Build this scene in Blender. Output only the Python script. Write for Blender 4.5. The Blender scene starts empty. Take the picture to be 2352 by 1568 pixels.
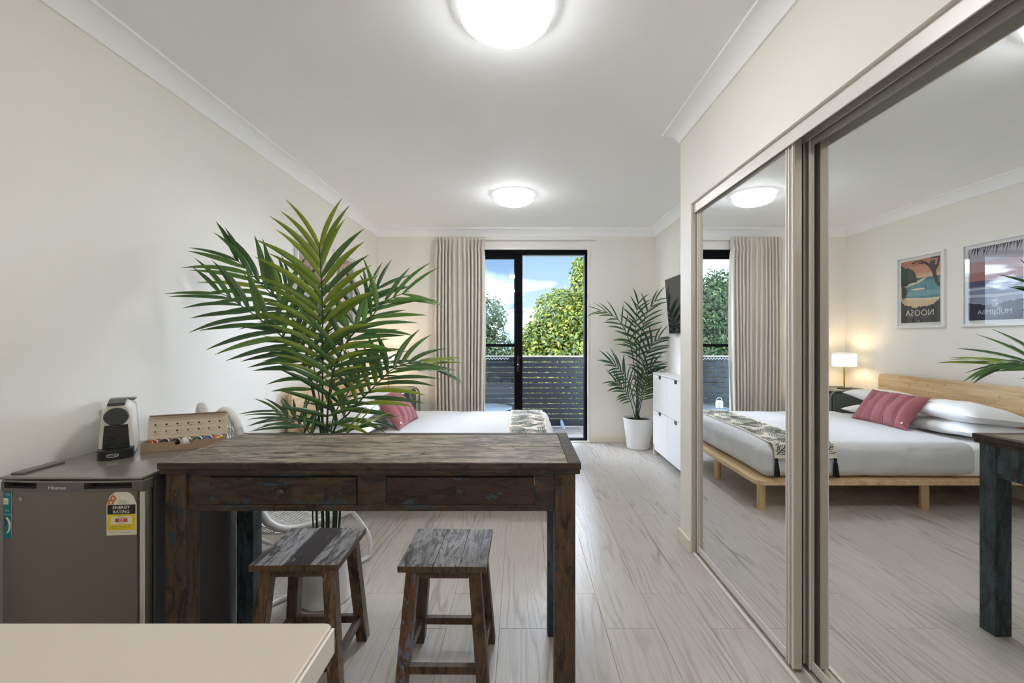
import bpy, bmesh, math, random
from mathutils import Vector, Matrix, noise
random.seed(7)
V = Vector
PI = math.pi
S = bpy.context.scene
C = S.collection
F, H = 1024.0, 1.29                    # focal length in pixels of the 2352-wide frame, eye height
VX, VY = 1195.0, 774.0                 # vanishing point

# ------------------------------------------------------------------ camera, world, sun, exposure
cd = bpy.data.cameras.new('camera')
cam = bpy.data.objects.new('camera', cd); C.objects.link(cam)
cam.location = (0, 0, H); cam.rotation_euler = (PI/2, 0, 0)
cd.sensor_width = 36.0; cd.lens = 36.0*F/2352
cd.shift_x = -(VX-1176)/2352; cd.shift_y = -(784-VY)/2352
cd.clip_start = 0.02; cd.clip_end = 300
S.camera = cam
S.view_settings.view_transform = 'Standard'; S.view_settings.look = 'None'
S.view_settings.gamma = 1.0; S.view_settings.use_curve_mapping = False
S.view_settings.exposure = 1.97
S.cycles.diffuse_bounces = 10; S.cycles.max_bounces = 14
LAMP = 14.0                            # radiance of the ceiling-light domes

W = bpy.data.worlds.new('sky'); S.world = W; W.use_nodes = True
nt = W.node_tree; nt.nodes.clear()
def wn(t, **k):
    n = nt.nodes.new(t)
    for a, b in k.items(): setattr(n, a, b)
    return n
tc = wn('ShaderNodeTexCoord'); sep = wn('ShaderNodeSeparateXYZ'); nt.links.new(tc.outputs['Generated'], sep.inputs[0])
rmp = wn('ShaderNodeValToRGB'); nt.links.new(sep.outputs['Z'], rmp.inputs[0])
rmp.color_ramp.elements[0].position = 0.0; rmp.color_ramp.elements[0].color = (0.22, 0.28, 0.34, 1)
rmp.color_ramp.elements[1].position = 0.55; rmp.color_ramp.elements[1].color = (0.05, 0.115, 0.24, 1)
e = rmp.color_ramp.elements.new(0.2); e.color = (0.10, 0.17, 0.275, 1)
mp = wn('ShaderNodeMapping'); mp.inputs['Scale'].default_value = (1.6, 1.6, 4.2); mp.inputs['Location'].default_value = (0.35, 0.1, 0.36)
nt.links.new(tc.outputs['Generated'], mp.inputs[0])
nz = wn('ShaderNodeTexNoise'); nz.inputs['Scale'].default_value = 1.7; nz.inputs['Detail'].default_value = 5
nt.links.new(mp.outputs[0], nz.inputs['Vector'])
cr = wn('ShaderNodeValToRGB'); cr.color_ramp.elements[0].position = 0.44; cr.color_ramp.elements[1].position = 0.66; cr_e = cr.color_ramp.elements.new(0.52); cr_e.color = (0.016, 0.016, 0.016, 1)
nt.links.new(nz.outputs['Fac'], cr.inputs[0])
mx = wn('ShaderNodeMixRGB'); mx.inputs[2].default_value = (22.0, 25.0, 29.5, 1)
nt.links.new(cr.outputs[0], mx.inputs[0]); nt.links.new(rmp.outputs[0], mx.inputs[1])
bgn = wn('ShaderNodeBackground'); bgn.inputs['Strength'].default_value = 1.0
nt.links.new(mx.outputs[0], bgn.inputs[0]); wo = wn('ShaderNodeOutputWorld'); nt.links.new(bgn.outputs[0], wo.inputs[0])

sl = bpy.data.lights.new('sun', 'SUN'); sl.energy = 1.5; sl.color = (1.0, 0.95, 0.85); sl.angle = 0.01
sun = bpy.data.objects.new('sun', sl); C.objects.link(sun)
sun.rotation_euler = V((0.45, 0.62, -1.0)).to_track_quat('-Z', 'Y').to_euler()

# ------------------------------------------------------------------ helpers
OFF = {}
def P(x, y, d):                        # a point of the room seen at photograph pixel x, y at depth d
    return V(((x-VX)*d/F, d, H-(y-VY)*d/F))

def ob(name, bm, mat, par=None, smooth=0, bev=0.0, seg=2, label=None, kind=None):
    if bev:
        bmesh.ops.bevel(bm, geom=list(bm.edges), offset=bev, segments=seg, affect='EDGES', profile=0.6, clamp_overlap=True)
    off = OFF.get(par.name) if par else None
    if off is not None and off.length > 0:
        bmesh.ops.translate(bm, verts=bm.verts, vec=-off)
    bmesh.ops.recalc_face_normals(bm, faces=bm.faces)
    me = bpy.data.meshes.new(name); bm.to_mesh(me); bm.free()
    for m in (mat if isinstance(mat, (list, tuple)) else [mat]): me.materials.append(m)
    if smooth:
        me.polygons.foreach_set('use_smooth', [True]*len(me.polygons))
        me.set_sharp_from_angle(angle=math.radians(smooth if smooth > 1 else 40))
    o = bpy.data.objects.new(name, me); C.objects.link(o)
    if par: o.parent = par; OFF[o.name] = off if off is not None else V()
    else: OFF[o.name] = V()
    if label: o['label'] = label
    if kind: o['kind'] = kind
    return o

def th(name, label, cat, loc=(0, 0, 0), group=None):
    o = bpy.data.objects.new(name, None); C.objects.link(o); o.location = loc; o.empty_display_size = 0.1
    OFF[o.name] = V(loc); o['label'] = label; o['category'] = cat
    if group: o['group'] = group
    return o
def tag(o, label, cat, group=None):
    o['label'] = label; o['category'] = cat
    if group: o['group'] = group
    return o
def struct(o, label=None):
    o['kind'] = 'structure'
    if label: o['label'] = label
    return o

def box(x0, x1, y0, y1, z0, z1, bm=None):
    bm = bm or bmesh.new()
    v = [bm.verts.new((x, y, z)) for x in (x0, x1) for y in (y0, y1) for z in (z0, z1)]
    for f in ((0,1,3,2), (4,6,7,5), (0,4,5,1), (2,3,7,6), (0,2,6,4), (1,5,7,3)): bm.faces.new([v[i] for i in f])
    return bm
def bx(name, x0, x1, y0, y1, z0, z1, mat, par=None, bev=0.003, **k):
    return ob(name, box(x0, x1, y0, y1, z0, z1), mat, par, bev=bev, **k)
def hexa(pts, bm=None):                # 8 corners: bottom ring of 4, top ring of 4
    bm = bm or bmesh.new(); v = [bm.verts.new(p) for p in pts]
    for f in ((0,1,2,3), (4,5,6,7), (0,1,5,4), (1,2,6,5), (2,3,7,6), (3,0,4,7)): bm.faces.new([v[i] for i in f])
    return bm

def tube(pts, r, n=8, closed=False, bm=None, caps=True):
    bm = bm or bmesh.new(); pts = [V(p) for p in pts]; m = len(pts)
    rr = r if isinstance(r, (list, tuple)) else [r]*m
    rings = []; up = None
    for i, p in enumerate(pts):
        a = pts[(i-1) % m] if (closed or i > 0) else p; b = pts[(i+1) % m] if (closed or i < m-1) else p
        t = (b-a).normalized() if (b-a).length > 1e-9 else V((0, 0, 1))
        if up is None: up = t.orthogonal().normalized()
        up = (up-t*up.dot(t)); up = up.normalized() if up.length > 1e-6 else t.orthogonal().normalized()
        s = t.cross(up)
        rings.append([bm.verts.new(p+(up*math.cos(2*PI*k/n)+s*math.sin(2*PI*k/n))*rr[i]) for k in range(n)])
    for i in range(m if closed else m-1):
        A, B = rings[i], rings[(i+1) % m]
        sh = 0
        if closed and i == m-1:
            sh = min(range(n), key=lambda q: (A[0].co-B[q].co).length)
        for k in range(n): bm.faces.new((A[k], A[(k+1) % n], B[(k+1+sh) % n], B[(k+sh) % n]))
    if caps and not closed:
        bm.faces.new(rings[0][::-1]); bm.faces.new(rings[-1])
    return bm
def smooth_path(pts, n=6, closed=False):
    pts = [V(p) for p in pts]; m = len(pts); out = []
    for i in range(m if closed else m-1):
        g = lambda j: pts[j % m] if closed else pts[max(0, min(m-1, j))]
        p0, p1, p2, p3 = g(i-1), g(i), g(i+1), g(i+2)
        for k in range(n):
            t = k/n
            out.append(0.5*((2*p1)+(p2-p0)*t+(2*p0-5*p1+4*p2-p3)*t*t+(3*p1-p0-3*p2+p3)*t*t*t))
    if not closed: out.append(pts[-1])
    return out
def lathe(prof, n=32, c=(0, 0, 0), bm=None, caps=True):
    bm = bm or bmesh.new(); c = V(c); rings = []
    for r, z in prof:
        if r < 1e-6: rings.append([bm.verts.new(c+V((0, 0, z)))])
        else: rings.append([bm.verts.new(c+V((r*math.cos(2*PI*k/n), r*math.sin(2*PI*k/n), z))) for k in range(n)])
    for A, B in zip(rings, rings[1:]):
        for k in range(n):
            q = [A[k % len(A)], A[(k+1) % len(A)], B[(k+1) % len(B)], B[k % len(B)]]
            u = []
            for x in q:
                if x not in u: u.append(x)
            if len(u) > 2: bm.faces.new(u)
    if caps:
        for R in (rings[0], rings[-1]):
            if len(R) > 2: bm.faces.new(R)
    return bm
def prism(poly, vec, bm=None):         # extrude a planar outline of 3-D points along vec
    bm = bm or bmesh.new(); vec = V(vec)
    a = [bm.verts.new(p) for p in poly]; b = [bm.verts.new(V(p)+vec) for p in poly]
    bm.faces.new(a); bm.faces.new(b[::-1]); n = len(a)
    for i in range(n): bm.faces.new((a[i], a[(i+1) % n], b[(i+1) % n], b[i]))
    return bm
def rrect(x0, x1, y0, y1, r, n=6, corners=(1, 1, 1, 1)):
    out = []
    for (cx, cy, a0, on) in ((x1-r, y0+r, -90, corners[0]), (x1-r, y1-r, 0, corners[1]), (x0+r, y1-r, 90, corners[2]), (x0+r, y0+r, 180, corners[3])):
        if on:
            for k in range(n+1):
                a = math.radians(a0+90*k/n); out.append((cx+r*math.cos(a), cy+r*math.sin(a)))
        else:
            a = math.radians(a0+45); out.append((cx+math.copysign(r, math.cos(a)), cy+math.copysign(r, math.sin(a))))
    return out
def softbox(x0, x1, y0, y1, z0, z1, r, n=(30, 24, 8), f=None):
    bm = bmesh.new(); vs = {}
    def vert(i, j, k):
        if (i, j, k) in vs: return vs[i, j, k]
        p = V((x0+(x1-x0)*i/n[0], y0+(y1-y0)*j/n[1], z0+(z1-z0)*k/n[2]))
        q = V((min(max(p.x, x0+r), x1-r), min(max(p.y, y0+r), y1-r), min(max(p.z, z0+r), z1-r)))
        d = p-q
        nrm = d.normalized() if d.length > 1e-9 else V((0, 0, 1))
        p = q+nrm*r
        if f: p = p+f(p, nrm)
        vs[i, j, k] = bm.verts.new(p); return vs[i, j, k]
    for a, b, c in ((0, 1, 2), (0, 2, 1), (1, 2, 0)):
        for e_ in (0, n[c]):
            for i in range(n[a]):
                for j in range(n[b]):
                    q = []
                    for (di, dj) in ((0, 0), (1, 0), (1, 1), (0, 1)):
                        ix = [0, 0, 0]; ix[a] = i+di; ix[b] = j+dj; ix[c] = e_; q.append(vert(*ix))
                    bm.faces.new(q)
    return bm
def pillow_bm(w, h, t, n=22, puff=2.4, pinch=0.07, wr=0.006, seed=0, crease=None):
    bm = bmesh.new(); top = {}; bot = {}
    for i in range(n+1):
        for j in range(n+1):
            u, v = -1+2*i/n, -1+2*j/n
            x = w/2*u*(1-pinch*(1-v*v)); y = h/2*v*(1-pinch*(1-u*u))
            s = max(0.0, (1-abs(u)**puff)*(1-abs(v)**puff))**0.55
            wv = wr*noise.noise(V((u*2.2+seed, v*2.2, seed*1.7)))*min(1, s*3)
            cz = crease(u, v)*min(1, s*2) if crease else 0
            e_ = i in (0, n) or j in (0, n)
            top[i, j] = bm.verts.new((x, y, t/2*s+wv-cz))
            bot[i, j] = top[i, j] if e_ else bm.verts.new((x, y, -t/2*s*0.8+wv))
    for i in range(n):
        for j in range(n):
            bm.faces.new((top[i, j], top[i+1, j], top[i+1, j+1], top[i, j+1]))
            q = []
            for x in (bot[i, j], bot[i, j+1], bot[i+1, j+1], bot[i+1, j]):
                if x not in q: q.append(x)
            if len(q) > 2 and bm.faces.get(q) is None: bm.faces.new(q)
    return bm
def text_bm(s, size, align='CENTER', sx=1.0, bold=0.0):
    cu = bpy.data.curves.new('lettering', 'FONT'); cu.body = s; cu.size = size; cu.align_x = align; cu.align_y = 'CENTER'; cu.resolution_u = 2
    cu.offset = bold
    o = bpy.data.objects.new('lettering', cu); C.objects.link(o)
    me = bpy.data.meshes.new_from_object(o); bpy.data.objects.remove(o); bpy.data.curves.remove(cu)
    bm = bmesh.new(); bm.from_mesh(me); bpy.data.meshes.remove(me)
    ys = [v.co.y for v in bm.verts]; yc_ = (min(ys)+max(ys))/2
    for v in bm.verts: v.co.x *= sx; v.co.y -= yc_; v.co.z = 0
    return bm
def mapped(bm, f):
    for v in bm.verts: v.co = f(v.co.x, v.co.y, v.co.z)
    return bm
def poly_bm(polys, bm=None):           # flat outlines in 2-D, one face each
    bm = bm or bmesh.new()
    for p in polys: bm.faces.new([bm.verts.new((a, b, 0)) for a, b in p])
    return bm
def ell(cx, cy, rx, ry, n=16, a0=0, a1=360):
    return [(cx+rx*math.cos(math.radians(a0+(a1-a0)*k/n)), cy+ry*math.sin(math.radians(a0+(a1-a0)*k/n))) for k in range(n + (0 if a1-a0 == 360 else 1))]
def join(bm, other):
    me = bpy.data.meshes.new('tmp'); other.to_mesh(me); other.free(); bm.from_mesh(me); bpy.data.meshes.remove(me); return bm
def copy_tree(o, parent=None):
    c = o.copy(); C.objects.link(c); c.parent = parent
    for ch in list(o.children): copy_tree(ch, c)
    return c

# ------------------------------------------------------------------ materials
def mat(name, col, rough=0.5, metal=0.0, spec=0.5, coat=0.0, emit=None, es=0.0, trans=0.0, sheen=0.0, sub=0.0):
    m = bpy.data.materials.new(name); m.use_nodes = True
    b = m.node_tree.nodes['Principled BSDF']
    b.inputs['Base Color'].default_value = (*col, 1); b.inputs['Roughness'].default_value = rough; b.inputs['Metallic'].default_value = metal
    b.inputs['Specular IOR Level'].default_value = spec; b.inputs['Coat Weight'].default_value = coat
    b.inputs['Transmission Weight'].default_value = trans; b.inputs['Sheen Weight'].default_value = sheen
    if emit: b.inputs['Emission Color'].default_value = (*emit, 1); b.inputs['Emission Strength'].default_value = es
    return m
class N:                               # small node-graph builder on a Principled material
    def __init__(s, m): s.t = m.node_tree; s.b = s.t.nodes['Principled BSDF']
    def n(s, t, ins=None, **k):
        x = s.t.nodes.new(t)
        for a, b in k.items(): setattr(x, a, b)
        for a, b in (ins or {}).items(): s.put(x.inputs[a], b)
        return x
    def put(s, i, v):
        if hasattr(v, 'links') or isinstance(v, bpy.types.NodeSocket): s.t.links.new(v, i)
        else:
            if isinstance(v, (tuple, list)) and len(v) == 3 and i.type == 'RGBA': v = (*v, 1)
            i.default_value = v
    def ramp(s, fac, stops, interp='LINEAR'):
        r = s.n('ShaderNodeValToRGB', {0: fac}); el = r.color_ramp.elements; r.color_ramp.interpolation = interp
        while len(el) < len(stops): el.new(0.5)
        for e_, (p, c) in zip(el, stops): e_.position = p; e_.color = (*c, 1) if len(c) == 3 else c
        return r.outputs[0]
    def g(s, fac, a, b): return s.ramp(fac, [(a, (0, 0, 0)), (b, (1, 1, 1))])
    def noise(s, vec, scale, detail=3, rough=0.5, dist=0.0):
        return s.n('ShaderNodeTexNoise', {'Vector': vec, 'Scale': scale, 'Detail': detail, 'Roughness': rough, 'Distortion': dist}).outputs['Fac']
    def mix(s, f, a, b, mode='MIX'): return s.n('ShaderNodeMixRGB', {0: f, 1: a, 2: b}, blend_type=mode).outputs[0]
    def math(s, op, a, b=0.0): return s.n('ShaderNodeMath', {0: a, 1: b}, operation=op).outputs[0]
    def coord(s, scale=(1, 1, 1), rand=True, what='Object'):
        c = s.n('ShaderNodeTexCoord').outputs[what]
        if rand:
            r = s.n('ShaderNodeObjectInfo').outputs['Random']
            k = s.n('ShaderNodeCombineXYZ', {0: s.math('MULTIPLY', r, 37.0), 1: s.math('MULTIPLY', r, 91.0), 2: s.math('MULTIPLY', r, 53.0)}).outputs[0]
            c = s.n('ShaderNodeVectorMath', {0: c, 1: k}, operation='ADD').outputs[0]
        return s.n('ShaderNodeMapping', {0: c, 'Scale': scale}).outputs[0]
    def rnd(s): return s.n('ShaderNodeObjectInfo').outputs['Random']
    def bump(s, h, strength=0.3, dist=0.01):
        s.put(s.b.inputs['Normal'], s.n('ShaderNodeBump', {'Height': h, 'Strength': strength, 'Distance': dist}).outputs[0])
    def base(s, c): s.put(s.b.inputs['Base Color'], c)
    def roughness(s, c): s.put(s.b.inputs['Roughness'], c)

def painted(name, col, rough=0.6, var=0.03, bump=0.05, scale=60):
    m = mat(name, col, rough); g = N(m); co = g.coord(rand=False)
    n1 = g.noise(co, 3.0, 2); n2 = g.noise(co, scale, 2)
    d = tuple(max(0, c*(1-var)) for c in col)
    g.base(g.mix(n1, d, col)); g.bump(n2, bump, 0.002); return m
M = {}
M['wall'] = painted('cream wall paint', (0.85, 0.825, 0.77), 0.55)
M['ceil'] = painted('white ceiling paint', (0.94, 0.945, 0.96), 0.7)
M['trim'] = painted('white gloss trim', (0.84, 0.83, 0.80), 0.35, 0.01, 0.02)
M['skirt'] = painted('cream skirting paint', (0.78, 0.73, 0.64), 0.4, 0.01, 0.02)
def floor_mat():
    m = mat('grey oak plank', (0.4, 0.34, 0.28), 0.38, spec=0.6); g = N(m)
    co = g.coord((1, 0.11, 1)); wob = g.noise(co, 5.0, 3, 0.55)
    sx = g.n('ShaderNodeSeparateXYZ', {0: co}).outputs[0]
    ph = g.math('ADD', g.math('MULTIPLY', sx, 120.0), g.math('MULTIPLY', wob, 62.0))
    band = g.math('MULTIPLY_ADD', g.math('SINE', ph), 0.5); band.node.inputs[2].default_value = 0.5
    fine = g.noise(g.coord((90, 2.2, 1)), 3.0, 4, 0.6)
    broad = g.noise(g.coord((2.2, 0.7, 1)), 2.0, 3)
    b2 = g.math('POWER', band, 4.0)
    c = g.mix(broad, (0.46, 0.425, 0.39), (0.59, 0.555, 0.52))
    c = g.mix(g.math('MULTIPLY', b2, g.g(broad, 0.40, 0.62)), c, (0.30, 0.26, 0.225))
    c = g.mix(g.math('MULTIPLY', g.g(fine, 0.46, 0.66), 0.6), c, (0.35, 0.31, 0.27))
    c = g.mix(g.math('MULTIPLY', g.rnd(), 0.25), c, (0.50, 0.45, 0.40))
    g.base(c)
    g.roughness(g.math('MULTIPLY_ADD', fine, 0.18)); g.b.inputs['Roughness'].links[0].from_node.inputs[2].default_value = 0.27
    g.bump(g.math('ADD', fine, b2), 0.12, 0.002); return m
M['floor'] = floor_mat()
M['joint'] = mat('dark plank joint', (0.16, 0.135, 0.115), 0.8)
def wood(name, stops, scale, rough=0.45, knots=0.0, bump=0.1, coat=0.0, rand=True):
    m = mat(name, stops[1], rough, coat=coat); g = N(m); co = g.coord(scale, rand)
    a = g.noise(co, 3.0, 5, 0.6, 0.6); b = g.noise(co, 14.0, 3, 0.6)
    c = g.ramp(a, [(0.3, stops[0]), (0.5, stops[1]), (0.7, stops[2])])
    c = g.mix(g.math('MULTIPLY', g.g(b, 0.5, 0.8), 0.4), c, stops[0])
    g.base(c); g.bump(b, bump, 0.003); return m
M['bamboo'] = wood('bamboo board', ((0.50, 0.33, 0.16), (0.66, 0.47, 0.26), (0.76, 0.58, 0.36)), (8, 0.6, 9), 0.4, rand=False)
M['bamboo_leg'] = wood('bamboo leg', ((0.44, 0.28, 0.12), (0.60, 0.41, 0.20), (0.70, 0.51, 0.28)), (9, 9, 0.8), 0.4)
def reclaimed(name, scale, dark, mid, pale, paint, paint_amt, pale_amt=0.5, rough=0.55, patch=0.5):
    m = mat(name, mid, rough, spec=0.4); g = N(m); co = g.coord(scale)
    big = g.coord(tuple(x*0.34+0.8 for x in scale))
    A = g.noise(big, 2.6, 5, 0.68, 1.6); B = g.noise(co, 2.4, 6, 0.72, 1.0); fine = g.noise(co, 9.0, 5, 0.7)
    p = g.noise(g.n('ShaderNodeVectorMath', {0: big, 1: (5.2, 1.7, 9.1)}, operation='ADD').outputs[0], 4.2, 6, 0.75, 0.8)
    c = g.ramp(B, [(0.36, dark), (0.48, mid), (0.62, pale if pale_amt > 0.6 else mid)])
    c = g.mix(g.math('MULTIPLY', g.g(B, 0.52, 0.58), pale_amt), c, pale)
    c = g.mix(g.math('MULTIPLY', g.g(A, 0.60-0.10*patch, 0.64-0.08*patch), 0.85), c, dark)
    c = g.mix(g.math('MULTIPLY', g.g(fine, 0.56, 0.66), 0.55), c, dark)
    c = g.mix(g.math('MULTIPLY', g.g(p, 0.62-0.14*paint_amt, 0.65-0.14*paint_amt), 0.85), c, paint)
    g.base(c); g.bump(g.math('ADD', fine, B), 0.35, 0.004)
    g.roughness(g.math('MULTIPLY_ADD', B, 0.35)); g.b.inputs['Roughness'].links[0].from_node.inputs[2].default_value = 0.32
    return m
TD, TM, TP = (0.016, 0.012, 0.010), (0.105, 0.062, 0.036), (0.22, 0.14, 0.085)
M['tab_top'] = reclaimed('worn table boards', (2.6, 14, 14), (0.035, 0.028, 0.023), (0.19, 0.155, 0.118), (0.34, 0.285, 0.22), (0.085, 0.115, 0.13), 0.25, 0.75, 0.5, 0.35)
M['tab_edge'] = reclaimed('dark table edging', (2.6, 14, 14), TD, (0.048, 0.030, 0.019), (0.12, 0.08, 0.05), (0.02, 0.03, 0.036), 0.3, 0.35)
M['tab_x'] = reclaimed('dark painted rail', (3, 12, 12), TD, (0.05, 0.031, 0.018), (0.115, 0.066, 0.032), (0.03, 0.062, 0.085), 0.4, 0.4)
M['tab_z'] = reclaimed('dark painted post', (12, 12, 2.6), TD, (0.075, 0.042, 0.022), (0.15, 0.09, 0.045), (0.02, 0.045, 0.06), 0.35, 0.4)
M['tab_blue'] = reclaimed('teal painted post', (12, 12, 2.6), (0.014, 0.018, 0.020), (0.040, 0.058, 0.068), (0.11, 0.14, 0.15), (0.035, 0.085, 0.105), 0.3, 0.45)
M['drawer_red'] = reclaimed('red brown drawer front', (3, 12, 12), (0.014, 0.008, 0.007), (0.042, 0.021, 0.015), (0.065, 0.035, 0.024), (0.04, 0.075, 0.10), 0.2, 0.3)
M['stool_z'] = reclaimed('worn stool leg', (14, 14, 3), (0.022, 0.014, 0.008), (0.11, 0.062, 0.03), (0.21, 0.13, 0.07), (0.26, 0.18, 0.10), 0.2, 0.5)
M['stool_z2'] = reclaimed('chipped stool leg', (14, 14, 3.5), (0.05, 0.022, 0.012), (0.12, 0.060, 0.028), (0.17, 0.09, 0.045), (0.15, 0.17, 0.25), 0.6, 0.35, 0.55, 0.2)
M['stool_z3'] = reclaimed('brown stool leg', (14, 14, 2.5), (0.028, 0.017, 0.010), (0.09, 0.052, 0.028), (0.14, 0.085, 0.045), (0.08, 0.05, 0.028), 0.2, 0.3)
M['st_white'] = reclaimed('white worn board', (18, 2.6, 18), (0.04, 0.034, 0.036), (0.52, 0.50, 0.51), (0.66, 0.645, 0.665), (0.09, 0.075, 0.075), 0.4, 0.75, 0.4)  # worn white paint, lifted to carry the window sheen on the seats
M['st_grey'] = reclaimed('grey worn board', (18, 2.6, 18), (0.05, 0.042, 0.042), (0.38, 0.355, 0.36), (0.58, 0.565, 0.58), (0.06, 0.06, 0.085), 0.35, 0.65, 0.4)  # worn grey paint, window sheen likewise put into its colour
M['st_plum'] = reclaimed('plum painted board', (18, 2.6, 18), (0.032, 0.022, 0.028), (0.045, 0.030, 0.036), (0.055, 0.038, 0.042), (0.30, 0.27, 0.28), 0.05, 0.3, 0.45, 0.2)
M['knob'] = mat('dark wooden knob', (0.035, 0.025, 0.02), 0.4)
M['white'] = mat('white plastic', (0.80, 0.80, 0.79), 0.4)
M['white_lam'] = mat('white laminate', (0.82, 0.815, 0.805), 0.42)
M['pot'] = mat('matt white pot', (0.80, 0.795, 0.785), 0.5)
M['soil'] = painted('dark soil', (0.045, 0.03, 0.02), 0.95, 0.5, 0.6, 90)
M['black'] = mat('black plastic', (0.012, 0.012, 0.013), 0.35)
M['blackfr'] = mat('black powder coat', (0.006, 0.006, 0.008), 0.65, spec=0.06)
M['slate'] = mat('slate powder coat', (0.016, 0.019, 0.027), 0.5, spec=0.3)
M['alu'] = mat('champagne aluminium', (0.52, 0.475, 0.41), 0.38, 0.4)
M['alu_w'] = mat('pale powder coated aluminium', (0.74, 0.71, 0.67), 0.35, 0.1)
M['alu_d'] = mat('grey channel aluminium', (0.50, 0.49, 0.46), 0.45, 0.2)
M['mirror'] = mat('silver mirror', (0.86, 0.875, 0.87), 0.0, 1.0)
M['brass'] = mat('brushed brass', (0.62, 0.42, 0.16), 0.3, 1.0)
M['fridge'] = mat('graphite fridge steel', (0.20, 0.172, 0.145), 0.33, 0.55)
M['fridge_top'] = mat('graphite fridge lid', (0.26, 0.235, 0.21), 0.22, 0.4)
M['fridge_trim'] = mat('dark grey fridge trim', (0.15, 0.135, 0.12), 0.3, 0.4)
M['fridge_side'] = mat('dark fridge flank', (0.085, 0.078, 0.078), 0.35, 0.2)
M['chrome'] = mat('satin chrome', (0.72, 0.70, 0.68), 0.22, 0.9)
M['bench'] = painted('cream laminate', (0.60, 0.53, 0.44), 0.4, 0.02, 0.03, 300)
M['bench_e'] = mat('pale bench edge', (0.76, 0.72, 0.66), 0.4)
def cloth(name, col, rough=0.85, scale=260, b=0.15, sheen=0.1):
    m = mat(name, col, rough, sheen=sheen, spec=0.2); g = N(m); n1 = g.noise(g.coord(rand=False), scale, 2)
    g.bump(n1, b, 0.001); return m
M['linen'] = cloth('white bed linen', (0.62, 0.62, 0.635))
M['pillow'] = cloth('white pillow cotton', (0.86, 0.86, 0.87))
M['mauve'] = cloth('dusty rose cotton', (0.33, 0.115, 0.125), 0.8)
M['mauve_d'] = cloth('dark rose piping', (0.17, 0.06, 0.065), 0.8)
M['throw'] = cloth('cream woven throw', (0.74, 0.68, 0.56))
M['leafprint'] = mat('dark green leaf print', (0.028, 0.055, 0.050), 0.85)
M['tassel'] = cloth('charcoal tassel yarn', (0.018, 0.020, 0.022))
M['curtain'] = cloth('oatmeal curtain cloth', (0.70, 0.65, 0.59), 0.9, 400)
M['ns'] = mat('green grey powder coat', (0.10, 0.125, 0.12), 0.4)
M['ns_tube'] = mat('green grey tube', (0.15, 0.18, 0.175), 0.35)
def perforated():
    m = mat('perforated sheet', (0.085, 0.105, 0.10), 0.45); g = N(m)
    v = g.n('ShaderNodeTexVoronoi', {'Vector': g.coord(rand=False), 'Scale': 95.0}, feature='F1'); v.inputs['Randomness'].default_value = 0.0
    g.base(g.mix(g.g(v.outputs['Distance'], 0.30, 0.36), (0.02, 0.025, 0.025), (0.10, 0.125, 0.12))); return m
M['perf'] = perforated()
M['rattan'] = mat('white woven resin', (0.78, 0.77, 0.745), 0.45)
M['rattan_rim'] = painted('white wrapped rim', (0.76, 0.74, 0.71), 0.5, 0.1, 0.4, 120)
M['opal'] = mat('lit opal glass', (0.9, 0.9, 0.88), 0.3, emit=(0.965, 0.985, 1.0), es=LAMP)
M['ring_glow'] = mat('glowing mount ring', (0.9, 0.9, 0.88), 0.3, emit=(0.965, 0.985, 1.0), es=0.5)  # glow added to the mount ring so it shows white beside the dome
M['shade'] = mat('lit linen shade', (0.85, 0.80, 0.70), 0.8, emit=(1.0, 0.84, 0.62), es=0.32)
M['bulb'] = mat('warm bulb', (0.9, 0.8, 0.6), 0.4, emit=(1.0, 0.74, 0.46), es=26)
M['screen'] = mat('black glass screen', (0.010, 0.011, 0.013), 0.06)
M['card'] = painted('kraft cardboard', (0.34, 0.235, 0.15), 0.75, 0.08, 0.1, 150)
M['card_in'] = painted('printed pale card', (0.62, 0.52, 0.40), 0.7, 0.04, 0.05, 150)
M['ink'] = mat('dark brown ink', (0.055, 0.032, 0.025), 0.8)
M['ink_red'] = mat('rust ink', (0.28, 0.10, 0.06), 0.8)
M['cream_pl'] = mat('gloss ivory plastic', (0.74, 0.70, 0.62), 0.22)
M['white_pl'] = mat('gloss white plastic', (0.82, 0.82, 0.81), 0.18)
M['anthr'] = mat('anthracite plastic', (0.035, 0.037, 0.043), 0.3)
M['tank'] = mat('smoked clear tank', (0.55, 0.58, 0.60), 0.08, trans=0.75)
M['silver'] = mat('silver print', (0.68, 0.68, 0.67), 0.35, 0.5)
def leafmat(name, a, b, c):
    m = mat(name, b, 0.32, spec=0.55); g = N(m); r = g.rnd(); co = g.coord((1, 60, 1))
    n1 = g.noise(co, 1.0, 2)
    col = g.ramp(g.math('MULTIPLY_ADD', n1, 0.35), [(0.15, a), (0.55, b), (0.95, c)]); col.node.inputs[0].links[0].from_node.inputs[2].default_value = 0.0
    fac = g.math('ADD', g.math('MULTIPLY', r, 0.65), g.math('MULTIPLY', n1, 0.4))
    g.t.links.new(fac, col.node.inputs[0]); g.base(col)
    g.b.inputs['Subsurface Weight'].default_value = 0.0
    tr = g.n('ShaderNodeBsdfTranslucent', {'Color': col}); mxs = g.n('ShaderNodeMixShader', {0: 0.22, 1: g.b.outputs[0], 2: tr.outputs[0]})
    g.t.links.new(mxs.outputs[0], g.t.nodes['Material Output'].inputs[0]); return m
M['leaf'] = leafmat('palm leaflet green', (0.022, 0.062, 0.018), (0.045, 0.115, 0.026), (0.10, 0.20, 0.03))
M['leaf_y'] = leafmat('young backlit palm leaflet', (0.10, 0.165, 0.013), (0.18, 0.25, 0.018), (0.24, 0.30, 0.025))  # young yellow green, with the backlight put into the colour
M['leaf_d'] = leafmat('deep palm leaflet', (0.012, 0.045, 0.018), (0.028, 0.085, 0.028), (0.07, 0.15, 0.04))
M['stem'] = mat('dark green palm stem', (0.018, 0.040, 0.014), 0.35)
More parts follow.
